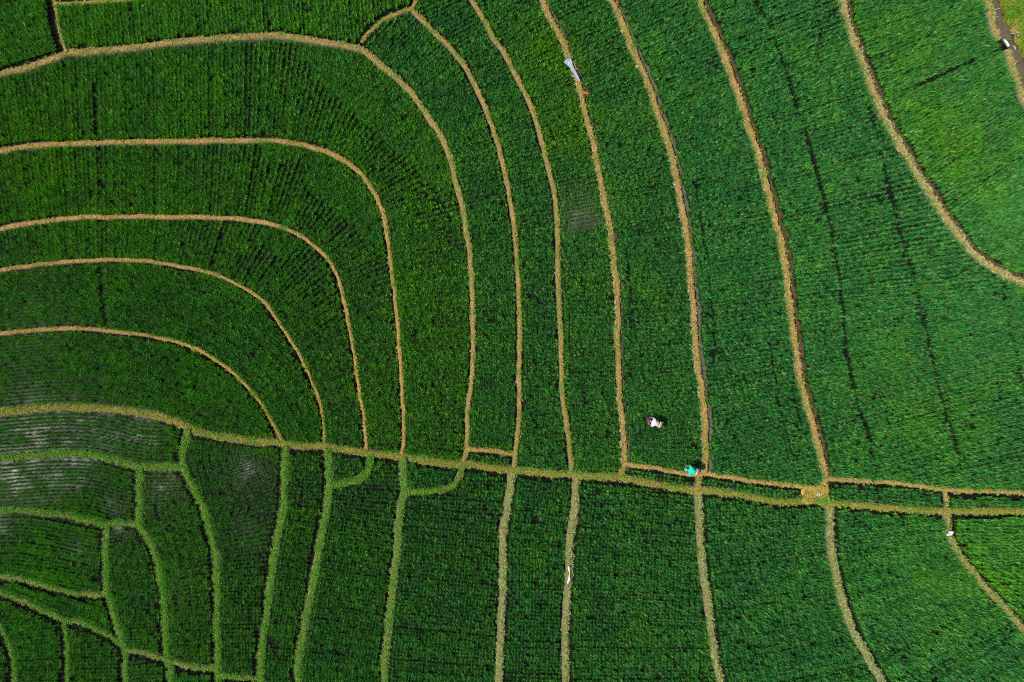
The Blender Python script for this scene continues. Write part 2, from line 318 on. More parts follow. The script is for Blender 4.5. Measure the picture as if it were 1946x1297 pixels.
paddy("E2", (1700,1100), 3.2, "L21", 1.02, .14, "rice in the wide lower paddy left of the crumpled white plastic")
paddy("E3", (1450,1100), 4.2, "L20", .98, .10, "rice in the lower paddy below the bare square of soil")
paddy("E4", (1200,1100), 5.2, "L19", .9, 0.22, "rice in the lower paddy right of the white cloth strip")
paddy("E5", (1020,1100), 6.1, "L18", .88, 0.24, "rice in the lower paddy left of the white cloth strip")
paddy("E6", (850,1100), 7.2, "L16", .85, .28, "rice in neat grid rows under the right hooked bund")
paddy("E6b", (820,905), 6.8, "L17", .85, .2, "rice in the small pocket inside the right hooked bund")
paddy("E7", (690,1100), 8.2, "L14", .85, .36, "rice in neat grid rows under the left hooked bund")
paddy("E7b", (660,890), 7.8, "L14", .85, .3, "rice in the small pocket inside the left hooked bund")
paddy("E8", (580,1050), 9.2, "L13", .85, .45, "rice in the narrow lower paddy between two broad green bunds")
paddy("E9", (470,1050), 10.2, "L2", .82, .45, "rice with a white glinting patch below the cross bund")
paddy("G1", (150,822), 11.6, "L1", 0.94, 0.62, "thin rice over brightly glinting water just under the cross bund")
paddy("G2", (130,930), 12.3, "L1", 0.94, 0.6, "thin rice over grey glinting water between two bright green bunds")
paddy("G3", (330,1000), 11.4, "L3", 0.9, 0.58, "rice in the narrow winding paddy with a glinting top end")
paddy("G4", (100,1060), 13.0, "L4", .85, .58, "rice below the lower glinting paddy at the left edge")
paddy("G5", (255,1130), 12.2, "L3", .82, .52, "rice in the tall narrow paddy at the lower left")
paddy("G6", (130,1155), 13.6, "L7", .88, .58, "rice in the tapering paddy between the two olive sloping bunds")
paddy("G7", (70,1230), 14.2, "L8", .9, .5, "rice in the paddy above the bottom edge next to the corner bund")
paddy("G8", (180,1250), 13.8, "L8", .9, .55, "rice between the short drop bund and the tall narrow paddy")
paddy("G9", (5,1275), 14.6, "L9", .9, .45, "rice cut off in the bottom left corner")
paddy("G10", (275,1275), 13.0, "L5", .88, .5, "rice in the small square paddy at the bottom edge")
paddy("G11", (370,1288), 12.2, "L3", .88, .4, "rice in the cut off paddy at the bottom between two winding bunds")
VERGE_SEED = (1990, 40)
STEP = 0.20
YELLOW = [(1085,235,60,.55),(1045,85,60,.45),(1100,130,50,.4),(1235,560,60,.2),(1770,240,70,.35),(1830,310,80,.4),(1700,90,90,.25),(1680,720,90,.22),(1790,800,110,.25),
          (1210,100,70,.2),(1320,230,70,.15),(1890,1100,90,.3),(1770,1120,120,.2),(80,350,160,.25),(60,230,120,.2),(1640,480,80,.12),(850,620,60,.12),(735,880,25,.5)]
SPARSE = [(1108,398,46,.75),(1090,418,40,.4),(60,820,130,1.0),(180,822,110,.75),(285,825,60,.9),(60,915,90,.95),(200,900,60,.7),(215,962,45,.8),(310,925,60,.9),(470,890,70,.75),(430,880,60,.35),
          (10,1005,50,.9),(150,1040,45,.6),(400,772,60,.45),(555,765,60,.3),(355,1130,40,.45),(410,450,60,.18),(60,560,90,.35),(160,620,60,.3),(40,675,70,.4),(475,1010,50,.45),(225,1008,25,.7),
          (500,880,50,.5),(330,985,60,.4),(1250,830,50,.15),(260,1020,50,.35),(260,330,120,.15),(420,300,80,.2),(280,540,60,.2),(740,905,40,.4)]
GLINT = [(20,812,90,.42),(130,815,90,.42),(230,815,70,.38),(290,828,36,.5),(10,910,60,.36),(80,925,70,.34),(150,900,50,.3),(215,962,26,.5),(312,925,38,.5),(465,890,42,.5),(0,1002,32,.45),(150,1037,30,.5),(400,772,44,.3),(60,560,120,.2),(60,680,90,.2),(225,1006,14,.6),(330,1110,40,.3),(470,1010,40,.3)]
SHINE = [(280,330,110,.8),(250,300,90,.5),(600,345,110,.9),(640,280,60,.5),(520,150,110,.8),(600,190,80,.6),(690,230,90,.5),(300,120,120,.4),(420,340,90,.5),(270,560,90,.8),(240,540,60,.6),(480,320,70,.6),(750,380,70,.3),(180,180,150,.3),(740,250,60,.4),(360,740,70,.7),(390,700,60,.4)]
TRACKS = [(3.5, [(1436,10),(1456,50),(1472,89),(1488,134),(1504,186),(1517,228),(1532.5,275),(1549,335),(1561,385.5),(1572,425),(1581,477),(1587.6,514),(1595.5,577),(1603,655.6),(1614,718.7),(1624,771),(1642.6,813),(1653,868),(1661,894)]),
          (3.5, [(1630,185),(1648,217.6),(1663.6,267),(1678,325),(1698,412),(1711,472),(1726.5,514),(1737,551),(1745,595),(1760.6,650),(1776,724),(1792,781.6),(1805,834),(1821,892)]),
          (2.6, [(1895,545),(1902,572),(1913,632),(1920.6,656),(1939,745),(1948,790)]),
          (2.6, [(1907,89),(1855,115),(1787,144),(1719,178),(1690,197)]),
          (2.2, [(188,100),(186,140),(184,223),(185,262)]),(2.0,[(188,278),(190,330),(190,405)]),
          (2.8, [(193,500),(195,530),(198,569),(203,618)]),
          (2.2, [(1318,350),(1325,400),(1338,480),(1345,540),(1350,590),(1356,690)]),
          (1.8, [(1187,470),(1191,520),(1196,580),(1198,640)]),
          (2.0, [(1459,655),(1470,730),(1482,790),(1503,868)]),(1.8,[(1500,735),(1519,808)])]
# ------------------------------------------------------------------ curves
def smooth_line(pts, step):
    """Catmull-Rom through the survey points, resampled evenly"""
    p = np.vstack([2 * pts[0] - pts[1], pts, 2 * pts[-1] - pts[-2]])
    out = []
    for i in range(1, len(p) - 2):
        a, b, c, d = p[i - 1:i + 3]; t = np.linspace(0, 1, 12, endpoint=False)[:, None]
        out.append(0.5 * (2 * b + (c - a) * t + (2 * a - 5 * b + 4 * c - d) * t**2 + (3 * b - a - 3 * c + d) * t**3))
    q = np.vstack(out + [pts[-1:]])
    s = np.concatenate([[0], np.cumsum(np.hypot(*np.diff(q, axis=0).T))])
    n = max(2, int(round(s[-1] / step)) + 1); si = np.linspace(0, s[-1], n)
    return np.stack([np.interp(si, s, q[:, 0]), np.interp(si, s, q[:, 1])], 1)

def smooth_ext(pts, step, length, where=None):
    """smooth the survey line, then carry its ends straight on where it runs out of the survey"""
    q = smooth_line(np.asarray(pts, float), step)
    def out(p): return p[0] <= 1 or p[0] >= 1945 or p[1] <= 1 or p[1] >= 1296
    n = int(length / step); s = np.arange(1, n + 1)[:, None] * step
    k = min(len(q) - 1, max(2, int(20 / step)))
    d0 = q[0] - q[k]; d0 = d0 / np.hypot(*d0); d1 = q[-1] - q[-1 - k]; d1 = d1 / np.hypot(*d1)
    parts = [q]
    if where or out(q[0]): parts.insert(0, (q[0] + s * d0)[::-1])
    if where or out(q[-1]): parts.append(q[-1] + s * d1)
    return np.vstack(parts)

def tangents(q):
    t = np.gradient(q, axis=0); return t / np.maximum(np.hypot(t[:, 0], t[:, 1]), 1e-6)[:, None]

def wob(n, period, amp, seed):
    r = np.random.default_rng(seed); k = max(3, int(n / period) + 2)
    x = np.linspace(0, k - 1, n); y = r.normal(0, amp, k); i = np.floor(x).astype(int).clip(0, k - 2); f = x - i
    f = f * f * (3 - 2 * f); return y[i] * (1 - f) + y[i + 1] * f

def vnoise(x, y, scale, seed):
    """value noise on map coordinates, 0..1"""
    r = np.random.default_rng(seed); T = r.random((256, 256))
    x = np.asarray(x) / scale + 500; y = np.asarray(y) / scale + 500
    i = np.floor(x).astype(int); j = np.floor(y).astype(int); f = x - i; g = y - j
    f = f * f * (3 - 2 * f); g = g * g * (3 - 2 * g)
    a = T[j & 255, i & 255]; b = T[j & 255, (i + 1) & 255]; c = T[(j + 1) & 255, i & 255]; d = T[(j + 1) & 255, (i + 1) & 255]
    return (a * (1 - f) + b * f) * (1 - g) + (c * (1 - f) + d * f) * g

# ------------------------------------------------------------------ land use raster
X0, Y0, X1, Y1, CELL = -230, -230, 2176, 1527, 2
NX, NY = (X1 - X0) // CELL + 1, (Y1 - Y0) // CELL + 1
GX = X0 + CELL * np.arange(NX); GY = Y0 + CELL * np.arange(NY)
edge_d = np.full((NY, NX), 1e3); near_id = np.full((NY, NX), -1, int); near_i = np.zeros((NY, NX), int)
no_rice = np.zeros((NY, NX), bool); furrow = np.zeros((NY, NX)); furrow_kind = np.zeros((NY, NX), int)

def splat(i, q, t, hw, gaps, fur):
    rag = np.clip(.5 + wob(len(q), 4, .4, 60 + i), 0, 1.2)
    R = int(max(hw) + max(gaps) + (fur[1] if fur else 0) + 4)
    for k in range(len(q)):
        x, y = q[k]
        i0, i1 = int((x - R - X0) / CELL), int((x + R - X0) / CELL) + 2; j0, j1 = int((y - R - Y0) / CELL), int((y + R - Y0) / CELL) + 2
        if i1 <= 0 or j1 <= 0 or i0 >= NX or j0 >= NY: continue
        i0, j0, i1, j1 = max(0, i0), max(0, j0), min(NX, i1), min(NY, j1)
        dx = GX[None, i0:i1] - x; dy = GY[j0:j1, None] - y
        al = t[k, 0] * dx + t[k, 1] * dy; side = t[k, 0] * dy - t[k, 1] * dx
        d = np.where(np.abs(al) < 3.0, np.abs(side), np.hypot(dx, dy))
        e = d - hw[k]
        sl = (slice(j0, j1), slice(i0, i1))
        m = e < edge_d[sl]
        edge_d[sl] = np.where(m, e, edge_d[sl]); near_id[sl] = np.where(m, i, near_id[sl]); near_i[sl] = np.where(m, k, near_i[sl])
        fw = fur[1] * (.35 + 1.2 * rag[k]) if fur else 0
        no_rice[sl] |= e < np.where(side > 0, gaps[0], gaps[1] + fw)
        if fur:
            mm = (side < 0) & (e < fw + 2) & (e > -2) & (np.abs(al) < 3.5)
            furrow[sl] = np.where(mm, 1.0, furrow[sl]); furrow_kind[sl] = np.where(mm, 1 if fur[0] == "silt" else 2, furrow_kind[sl])

KEYS = list(BU)
for i, k in enumerate(KEYS):
    b = BU[k]
    q = smooth_ext(b["pts"], 3.0, 800); n = len(q)
    t = tangents(q); nrm = np.stack([-t[:, 1], t[:, 0]], 1)       # towards the lower side
    taper = np.minimum(1, np.minimum(np.arange(n), np.arange(n)[::-1]) / 6.0)
    q = q + nrm * (wob(n, 7, 0.55, 100 + i) * taper)[:, None]
    hw = np.linspace(b["hw"][0], b["hw"][1], n) * (1 + wob(n, 5, 0.07, 300 + i))
    b.update(q=q, t=tangents(q), w=hw, i=i)
    b["n"] = np.stack([-b["t"][:, 1], b["t"][:, 0]], 1)
    splat(i, q, b["t"], hw, b["gaps"], b["furrow"])
cq = smooth_ext(CANAL["pts"], 3.0, 1400)
s_old = np.concatenate([[0], np.cumsum(np.hypot(*np.diff(CANAL["pts"], axis=0).T))])
cw = np.interp(np.arange(len(cq)) * 3.0 - 1400, s_old, CANAL["hw"]) * (1 + wob(len(cq), 4, .08, 9))
ct_ = tangents(cq); CANAL.update(q=cq, t=ct_, w=cw, n=np.stack([-ct_[:, 1], ct_[:, 0]], 1))
splat(len(KEYS), cq, ct_, cw, (0, 0), None)
is_canal = (near_id == len(KEYS)) & (edge_d < 1)
# the bare square of soil
SOIL = np.array([(1529,928),(1545,927),(1568,927),(1571,957),(1550,953),(1529,954)], float)
def inside(poly, x, y):
    c = np.zeros(np.broadcast(x, y).shape, bool); j = len(poly) - 1
    for i in range(len(poly)):
        (xi, yi), (xj, yj) = poly[i], poly[j]
        c ^= ((yi > y) != (yj > y)) & (x < (xj - xi) * (y - yi) / (yj - yi + 1e-9) + xi); j = i
    return c
soil = inside(SOIL, GX[None, :], GY[:, None])
no_rice |= soil | is_canal
blocked = (edge_d < 0) | soil | is_canal
# the open gap in the canal bank under the plank belongs to the canal edge, not to a paddy
edge_d[soil] = -3

# ------------------------------------------------------------------ connected paddies (runs + union-find)
lab = np.full((NY, NX), -1, int); par = []
def find(a):
    while par[a] != a: par[a] = par[par[a]]; a = par[a]
    return a
prev = []
for j in range(NY):
    row = (~blocked[j]).astype(np.int8); d = np.diff(np.concatenate([[0], row, [0]]))
    st, en = np.nonzero(d == 1)[0], np.nonzero(d == -1)[0]; cur = []; p = 0
    for a, b in zip(st, en):
        while p < len(prev) and prev[p][1] <= a: p += 1
        q_ = p; l = None
        while q_ < len(prev) and prev[q_][0] < b:
            r = find(prev[q_][2])
            if l is None: l = r
            elif r != l: par[r] = l
            q_ += 1
        if l is None: l = len(par); par.append(l)
        lab[j, a:b] = l; cur.append((a, b, l))
    prev = cur
root = np.array([find(a) for a in range(len(par))]); lab = np.where(lab >= 0, root[lab], -1)
def cell(u, v): return int(np.clip(round((v - Y0) / CELL), 0, NY - 1)), int(np.clip(round((u - X0) / CELL), 0, NX - 1))
lab2key = {}
for k, p in PD.items():
    l = lab[cell(*p["seed"])]
    if l in lab2key: print("paddy", k, "runs into", lab2key[l])
    elif l < 0: print("paddy", k, "seed on a bund")
    else: lab2key[l] = k
verge_l = lab[cell(*VERGE_SEED)]
if verge_l in lab2key: print("verge runs into", lab2key[verge_l])
PK = list(PD); lvl = np.array([-PD[k]["lvl"] * STEP for k in PK] + [0.12])
pid = np.full((NY, NX), -1, int)              # index into PK, len(PK) = verge, -1 bund
for l in np.unique(lab[lab >= 0]):
    m = lab == l
    if l in lab2key: pid[m] = PK.index(lab2key[l])
    elif l == verge_l: pid[m] = len(PK)
    elif m.sum() > 40:
        jj, ii = np.nonzero(m); cxy = np.array([GX[ii].mean(), GY[jj].mean()])
        k = min(PK, key=lambda k: np.hypot(*(np.array(PD[k]["seed"]) - cxy))); pid[m] = 1000 + PK.index(k)
off_frame = pid >= 1000
pz = np.where(pid >= 1000, pid - 1000, pid)
zf = np.where(pz >= 0, lvl[np.clip(pz, 0, len(lvl) - 1)], np.nan)
full = pz.copy()
for _ in range(40):                           # grow the paddies under the bunds
    hole = full < 0
    if not hole.any(): break
    for dy, dx in ((0, 1), (0, -1), (1, 0), (-1, 0)):
        s = np.roll(full, (dy, dx), (0, 1)); full = np.where((full < 0) & (s >= 0), s, full)
full = np.clip(full, 0, len(lvl) - 1)
zfull = lvl[full]

# ------------------------------------------------------------------ heights along the bunds
def side_z(b, sgn):
    z = np.full(len(b["q"]), np.nan)
    for off in (4, 8, 12, 16):
        p = b["q"] + b["n"] * (sgn * (b["w"] + off))[:, None]
        jj = np.clip(((p[:, 1] - Y0) / CELL).round().astype(int), 0, NY - 1); ii = np.clip(((p[:, 0] - X0) / CELL).round().astype(int), 0, NX - 1)
        z = np.where(np.isnan(z), zf[jj, ii], z)
    ok = ~np.isnan(z); x = np.arange(len(z))
    if not ok.any(): return zfull[np.clip(((b["q"][:, 1] - Y0) / CELL).astype(int), 0, NY - 1), np.clip(((b["q"][:, 0] - X0) / CELL).astype(int), 0, NX - 1)]
    return np.interp(x, x[ok], z[ok])
def run_mean(z, k):
    k = min(k, len(z) // 2 * 2 - 1)
    if k < 3: return z
    return np.convolve(np.pad(z, k // 2, mode='edge'), np.ones(k) / k, 'valid')
for b in BU.values():
    zl, zu = side_z(b, 1), side_z(b, -1)
    b["zl"], b["zu"] = zl, zu
    b["z"] = np.maximum(run_mean(np.maximum(zl, zu), 25), np.maximum(zl, zu) - .05) + 0.10
def ztop(u, v):
    """height of the land surface at a map point"""
    j, i = cell(u, v)
    if edge_d[j, i] < 1 and 0 <= near_id[j, i] < len(KEYS):
        return BU[KEYS[near_id[j, i]]]["z"][near_i[j, i]]
    if soil[j, i]: return BU["B14"]["z"].mean()
    return zfull[j, i]

def gauss(L, u, v):
    o = np.zeros(np.shape(u))
    for (x, y, r, a) in L: o = o + a * np.exp(-((u - x)**2 + (v - y)**2) / (2 * (r * .62)**2))
    return o

# ------------------------------------------------------------------ ground: one terraced sheet out to the horizon
gi = np.arange(0, NX, 2); gj = np.arange(0, NY, 2)
U = np.concatenate([[-250000, -30000, -6000, -1500], GX[gi], [3400, 8000, 32000, 250000]]).astype(float)
V = np.concatenate([[-250000, -30000, -6000, -1500], GY[gj], [2800, 7500, 31000, 250000]]).astype(float)
ci = np.concatenate([[gi[0]] * 4, gi, [gi[-1]] * 4]); cj = np.concatenate([[gj[0]] * 4, gj, [gj[-1]] * 4])
zz = zfull[np.ix_(cj, ci)].copy(); fu = furrow[np.ix_(cj, ci)]; fk = furrow_kind[np.ix_(cj, ci)]; cn = is_canal[np.ix_(cj, ci)]
UU, VV = np.meshgrid(U, V); inner = (UU > X0 - 1) & (UU < X1 + 1) & (VV > Y0 - 1) & (VV < Y1 + 1)
rough = (vnoise(UU, VV, 9, 5) - .5) * .05 + (vnoise(UU, VV, 4, 6) - .5) * .03
zz = zz + np.where(inner, rough, 0) - fu * .03 - np.where(cn, .35, 0)
zz = np.where(blocked[np.ix_(cj, ci)] & ~cn, zz - .06, zz)
K = (CAM_Z - zz) / F_PX
co = np.stack([(UU - CX) * K, -(VV - CY) * K, zz], -1).reshape(-1, 3)
nv, nu = UU.shape
idx = np.arange(nv * nu).reshape(nv, nu)
quads = np.stack([idx[:-1, :-1], idx[1:, :-1], idx[1:, 1:], idx[:-1, 1:]], -1).reshape(-1, 4)

def mesh_np(name, co, faces):
    me = bpy.data.meshes.new(name)
    co = np.ascontiguousarray(co, np.float32); faces = np.asarray(faces, np.int32)
    me.vertices.add(len(co)); me.vertices.foreach_set("co", co.ravel())
    k = faces.shape[1]
    me.loops.add(faces.size); me.loops.foreach_set("vertex_index", faces.ravel())
    me.polygons.add(len(faces)); me.polygons.foreach_set("loop_start", np.arange(0, faces.size, k, dtype=np.int32))
    me.update(calc_edges=True); return me
def fattr(me, name, vals, typ='FLOAT'):
    a = me.attributes.new(name, typ, 'POINT')
    a.data.foreach_set("vector" if typ == 'FLOAT_VECTOR' else "value", np.ascontiguousarray(vals, np.int32 if typ == 'INT' else np.float32).ravel())

gm = mesh_np("ground", co, quads)
sp = np.where(inner, np.clip(gauss(SPARSE, UU, VV), 0, 1), 0)
left = np.clip((1000 - UU) / 900, 0, 1)
glint = np.where(inner, np.clip(gauss(GLINT, UU, VV) * (.6 + .8 * vnoise(UU, VV, 14, 15)), 0, 1), 0)
fattr(gm, "wet", glint.ravel())
fattr(gm, "silt", np.clip(np.where(fk == 1, .45, 0) + sp * np.where(UU > 900, .4, .05) * (.5 + vnoise(UU, VV, 14, 8)), 0, 1).ravel())
fattr(gm, "brown", np.where(fk == 2, 1.0, 0).ravel())
for p in gm.polygons: p.use_smooth = True
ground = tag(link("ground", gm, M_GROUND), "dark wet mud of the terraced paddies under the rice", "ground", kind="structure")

# ------------------------------------------------------------------ prototypes for the plants (meshes only, never placed themselves)
def blade_set(n, lmin, lmax, width, lean0, lean1, spread, seed, segs=3, flat=0.0):
    r = np.random.default_rng(seed); V_, F_, B_ = [], [], []
    for k in range(n):
        az = 2 * math.pi * (k + r.random()) / n; L = r.uniform(lmin, lmax); wd = width * r.uniform(.75, 1.2)
        th0 = math.radians(r.uniform(*lean0)); th1 = math.radians(r.uniform(*lean1)); tint = r.random()
        base = np.array([math.cos(az) * spread * r.random(), math.sin(az) * spread * r.random(), 0.0])
        side = np.array([-math.sin(az), math.cos(az), 0.0]); p = base.copy(); tw = r.uniform(-.5, .5)
        v0 = len(V_)
        for s in range(segs + 1):
            f = s / segs; wv = wd * (0.65 + .6 * f - 1.25 * f * f) if s < segs else 0
            th = th0 + (th1 - th0) * f
            d = np.array([math.cos(az) * math.sin(th), math.sin(az) * math.sin(th), math.cos(th)])
            nn = np.cross(side, d); sd = side * math.cos(tw) + nn * math.sin(tw)
            if s < segs: V_ += [p - sd * wv / 2, p + sd * wv / 2]; B_ += [tint, tint]
            else: V_.append(p.copy()); B_.append(tint)
            p = p + d * L / segs
        for s in range(segs - 1): a = v0 + 2 * s; F_.append((a, a + 1, a + 3, a + 2))
        a = v0 + 2 * (segs - 1); F_.append((a, a + 1, a + 2))
    me = bpy.data.meshes.new("tuft"); me.from_pydata([tuple(v) for v in V_], [], F_); me.update()
    fattr(me, "blade", np.array(B_)); return me
def proto(name, mats, **kw):
    out = []
    for s in range(5):
        me = blade_set(seed=kw.pop("seed", 40) + s, **kw); me.materials.append(mats)
        out.append(bpy.data.objects.new(name, me))
    return out
P_RICE = proto("rice_tuft", M_RICE, n=22, lmin=.34, lmax=.52, width=.032, lean0=(3, 16), lean1=(22, 68), spread=.05)
P_COVER = proto("weed_tuft", M_COVER, n=15, lmin=.05, lmax=.13, width=.02, lean0=(20, 65), lean1=(60, 98), spread=.05, segs=2)
P_VERGE = proto("grass_tuft", M_COVER, n=15, lmin=.15, lmax=.34, width=.024, lean0=(12, 40), lean1=(55, 100), spread=.06, segs=3)

def scatter_group(name, protos):
    g = bpy.data.node_groups.new(name, 'GeometryNodeTree')
    g.interface.new_socket("Geometry", in_out='INPUT', socket_type='NodeSocketGeometry')
    g.interface.new_socket("Geometry", in_out='OUTPUT', socket_type='NodeSocketGeometry')
    gi_ = g.nodes.new("NodeGroupInput"); go = g.nodes.new("NodeGroupOutput")
    iop = g.nodes.new("GeometryNodeInstanceOnPoints"); jn = g.nodes.new("GeometryNodeJoinGeometry")
    for o in protos:
        n = g.nodes.new("GeometryNodeObjectInfo"); n.inputs["Object"].default_value = o; n.inputs["As Instance"].default_value = True
        g.links.new(n.outputs["Geometry"], jn.inputs[0])
    def na(nm, typ):
        n = g.nodes.new("GeometryNodeInputNamedAttribute"); n.data_type = typ; n.inputs["Name"].default_value = nm
        return n.outputs[0]
    g.links.new(gi_.outputs[0], iop.inputs["Points"]); g.links.new(jn.outputs[0], iop.inputs["Instance"])
    iop.inputs["Pick Instance"].default_value = True
    g.links.new(na("pick", 'INT'), iop.inputs["Instance Index"])
    g.links.new(na("rot", 'FLOAT_VECTOR'), iop.inputs["Rotation"])
    g.links.new(na("scl", 'FLOAT_VECTOR'), iop.inputs["Scale"])
    g.links.new(iop.outputs[0], go.inputs[0]); return g
G_RICE = scatter_group("plant_rice", P_RICE); G_COVER = scatter_group("grow_cover", P_COVER); G_VERGE = scatter_group("grow_grass", P_VERGE)

def scatter(name, co, rot, scl, attrs, group, mat, parent=None, r=RNG):
    n = len(co); me = bpy.data.meshes.new(name)
    me.vertices.add(n); me.vertices.foreach_set("co", np.ascontiguousarray(co, np.float32).ravel()); me.update()
    fattr(me, "rot", rot, 'FLOAT_VECTOR'); fattr(me, "scl", scl, 'FLOAT_VECTOR'); fattr(me, "pick", r.integers(0, 5, n), 'INT')
    for k, v in attrs.items(): fattr(me, k, v)
    me.materials.append(mat); o = link(name, me, None, parent)
    md = o.modifiers.new("plants", 'NODES'); md.node_group = group
    return o

def cells(u, v):
    return np.clip(((v - Y0) / CELL).round().astype(int), 0, NY - 1), np.clip(((u - X0) / CELL).round().astype(int), 0, NX - 1)

# ------------------------------------------------------------------ rice
MARGIN = 130; PITCH = 6.6
track_hit = np.zeros((NY, NX), bool)
for w, pts in TRACKS:
    for x, y in smooth_line(np.array(pts, float), 1.5):
        ww = w * (0.92 + .16 * random.random()); R = int(w) + 2
        j, i = cell(x, y); sl = (slice(max(0, j - R), j + R + 1), slice(max(0, i - R), i + R + 1))
        track_hit[sl] |= np.hypot(GX[None, sl[1]] - x, GY[sl[0], None] - y) < ww
def plant(ids, guide, reach, rows="x"):
    """rows run along and across the guide bund, as they were planted"""
    ps, pd_ = {"x": (7.5, 4.5), "a": (4.4, 6.9), "g": (6.9, 6.2)}[rows]
    b = BU[guide]; g = smooth_ext(b["pts"], ps, 700, True); g = np.stack([run_mean(g[:, 0], 13), run_mean(g[:, 1], 13)], 1)
    t = tangents(g); t = np.stack([run_mean(t[:, 0], 21), run_mean(t[:, 1], 21)], 1); t /= np.hypot(t[:, 0], t[:, 1])[:, None]
    n = np.stack([-t[:, 1], t[:, 0]], 1); P = []; Q = []
    sway = wob(len(g), 6, .6, 17)
    for k, d in enumerate(np.arange(-reach, reach, pd_)):
        L = g + n * (d + wob(len(g), 9, .4, 4000 + k))[:, None] + t * sway[:, None]; s = np.arange(len(g)) * 4
        P.append(L); Q.append(np.stack([s, np.full(len(g), k)], 1))
        gap = np.hypot(*np.diff(L, axis=0).T)          # rows fan out round a bend: fill in where they stand too far apart
        for lo, hi, fr in ((1.42, 2.4, (.5,)), (2.4, 9, (.333, .667))):
            m = np.nonzero((gap > lo * ps) & (gap <= hi * ps))[0]
            for q_, f in enumerate(fr):
                P.append(L[m] * (1 - f) + L[m + 1] * f); Q.append(np.stack([s[m] + 1 + q_, np.full(len(m), k)], 1))
    P = np.vstack(P); Q = np.vstack(Q)
    ok = (P[:, 0] > -MARGIN) & (P[:, 0] < 1946 + MARGIN) & (P[:, 1] > -MARGIN) & (P[:, 1] < 1297 + MARGIN); P, Q = P[ok], Q[ok]
    j, i = cells(P[:, 0], P[:, 1]); ok = np.isin(pid[j, i], ids) & ~no_rice[j, i]; P, Q = P[ok], Q[ok]
    # thin where rows crowd on the inside of a bend
    c = np.round(P / (min(ps, pd_) * .62)).astype(int); _, first = np.unique(c[:, 0] * 100003 + c[:, 1], return_index=True); first = np.sort(first)
    rowid = Q[first, 1] if rows == "a" else Q[first, 0]
    return np.concatenate([P[first], rowid[:, None]], 1)
total = 0
def lay_rice(P, pd, name, label):
    global total
    r = RNG; row = P[:, 2].astype(int); P = P[:, :2]; n = len(P)
    P = P + r.normal(0, .30, P.shape)
    j, i = cells(P[:, 0], P[:, 1])
    sp_ = np.clip(gauss(SPARSE, P[:, 0], P[:, 1]), 0, 1)
    keep = ~(track_hit[j, i] & (r.random(n) < .985)) & (r.random(n) > .012 + .05 * sp_)
    keep &= ~((vnoise(P[:, 0], P[:, 1], 9, 77) > .88) & (r.random(n) < .5))
    P, j, i, sp_, row = P[keep], j[keep], i[keep], sp_[keep], row[keep]; n = len(P)
    z = zfull[j, i] - .01
    k = (CAM_Z - z) / F_PX; co = np.stack([(P[:, 0] - CX) * k, -(P[:, 1] - CY) * k, z], 1)
    rot = np.stack([r.normal(0, .09, n), r.normal(0, .09, n), r.uniform(0, 6.283, n)], 1)
    patch = vnoise(P[:, 0], P[:, 1], 46, 21); fine = vnoise(P[:, 0], P[:, 1], 17, 22)
    rr = np.random.default_rng(55).normal(0, .07, 4096)[row & 4095]
    edge = np.clip(1 - edge_d[j, i] / 12, 0, 1)  # sunlit fringe beside the bunds, painted into leaf yellowness and brightness
    s = pd["size"] * np.clip(r.normal(1.0, .11, n), .6, 1.25) * (1 - .24 * sp_) * (.90 + .2 * fine) * (1 + rr) * (.96 if pd.get('rows') == 'x' else 1)
    ht = s * (.9 + .2 * patch)
    tint = np.clip(pd["yel"] + gauss(YELLOW, P[:, 0], P[:, 1]) + (patch - .5) * .3 + (fine - .5) * .2 + r.normal(0, .09, n) + edge * .3, 0, 1)
    tone_sun = np.clip(r.normal(1.12 + pd.get("bright", 0), .19, n) + (patch - .5) * .3 + edge * .15, .45, 1.7)
    shine = np.clip(gauss(SHINE, P[:, 0], P[:, 1]) * (.3 + fine) + .1, 0, 1) * (r.random(n) < .5)
    o = scatter(name, co, rot, np.stack([s, s, ht], 1), dict(tint=tint, leaf_tone_sun=tone_sun, shine=shine), G_RICE, M_RICE)
    tag(o, label, "rice crop", "rice crops standing in the paddies", "stuff"); total += n
for k in PK:
    pd = PD[k]
    P = plant([PK.index(k)], pd["guide"], 640 if k in ("U0", "U1", "E1", "E2", "UT", "TL") else 330, pd["rows"])
    if len(P): lay_rice(P, pd, "rice_crop", pd["label"])
rest = [plant([1000 + PK.index(k)], PD[k]["guide"], 420) for k in PK if (pid == 1000 + PK.index(k)).any()]
rest = [p for p in rest if len(p)]
if rest: lay_rice(np.vstack(rest), dict(size=.9, yel=.3), "rice_crop", "rice of further paddies lying just outside the edges of the picture")
print("rice plants", total)
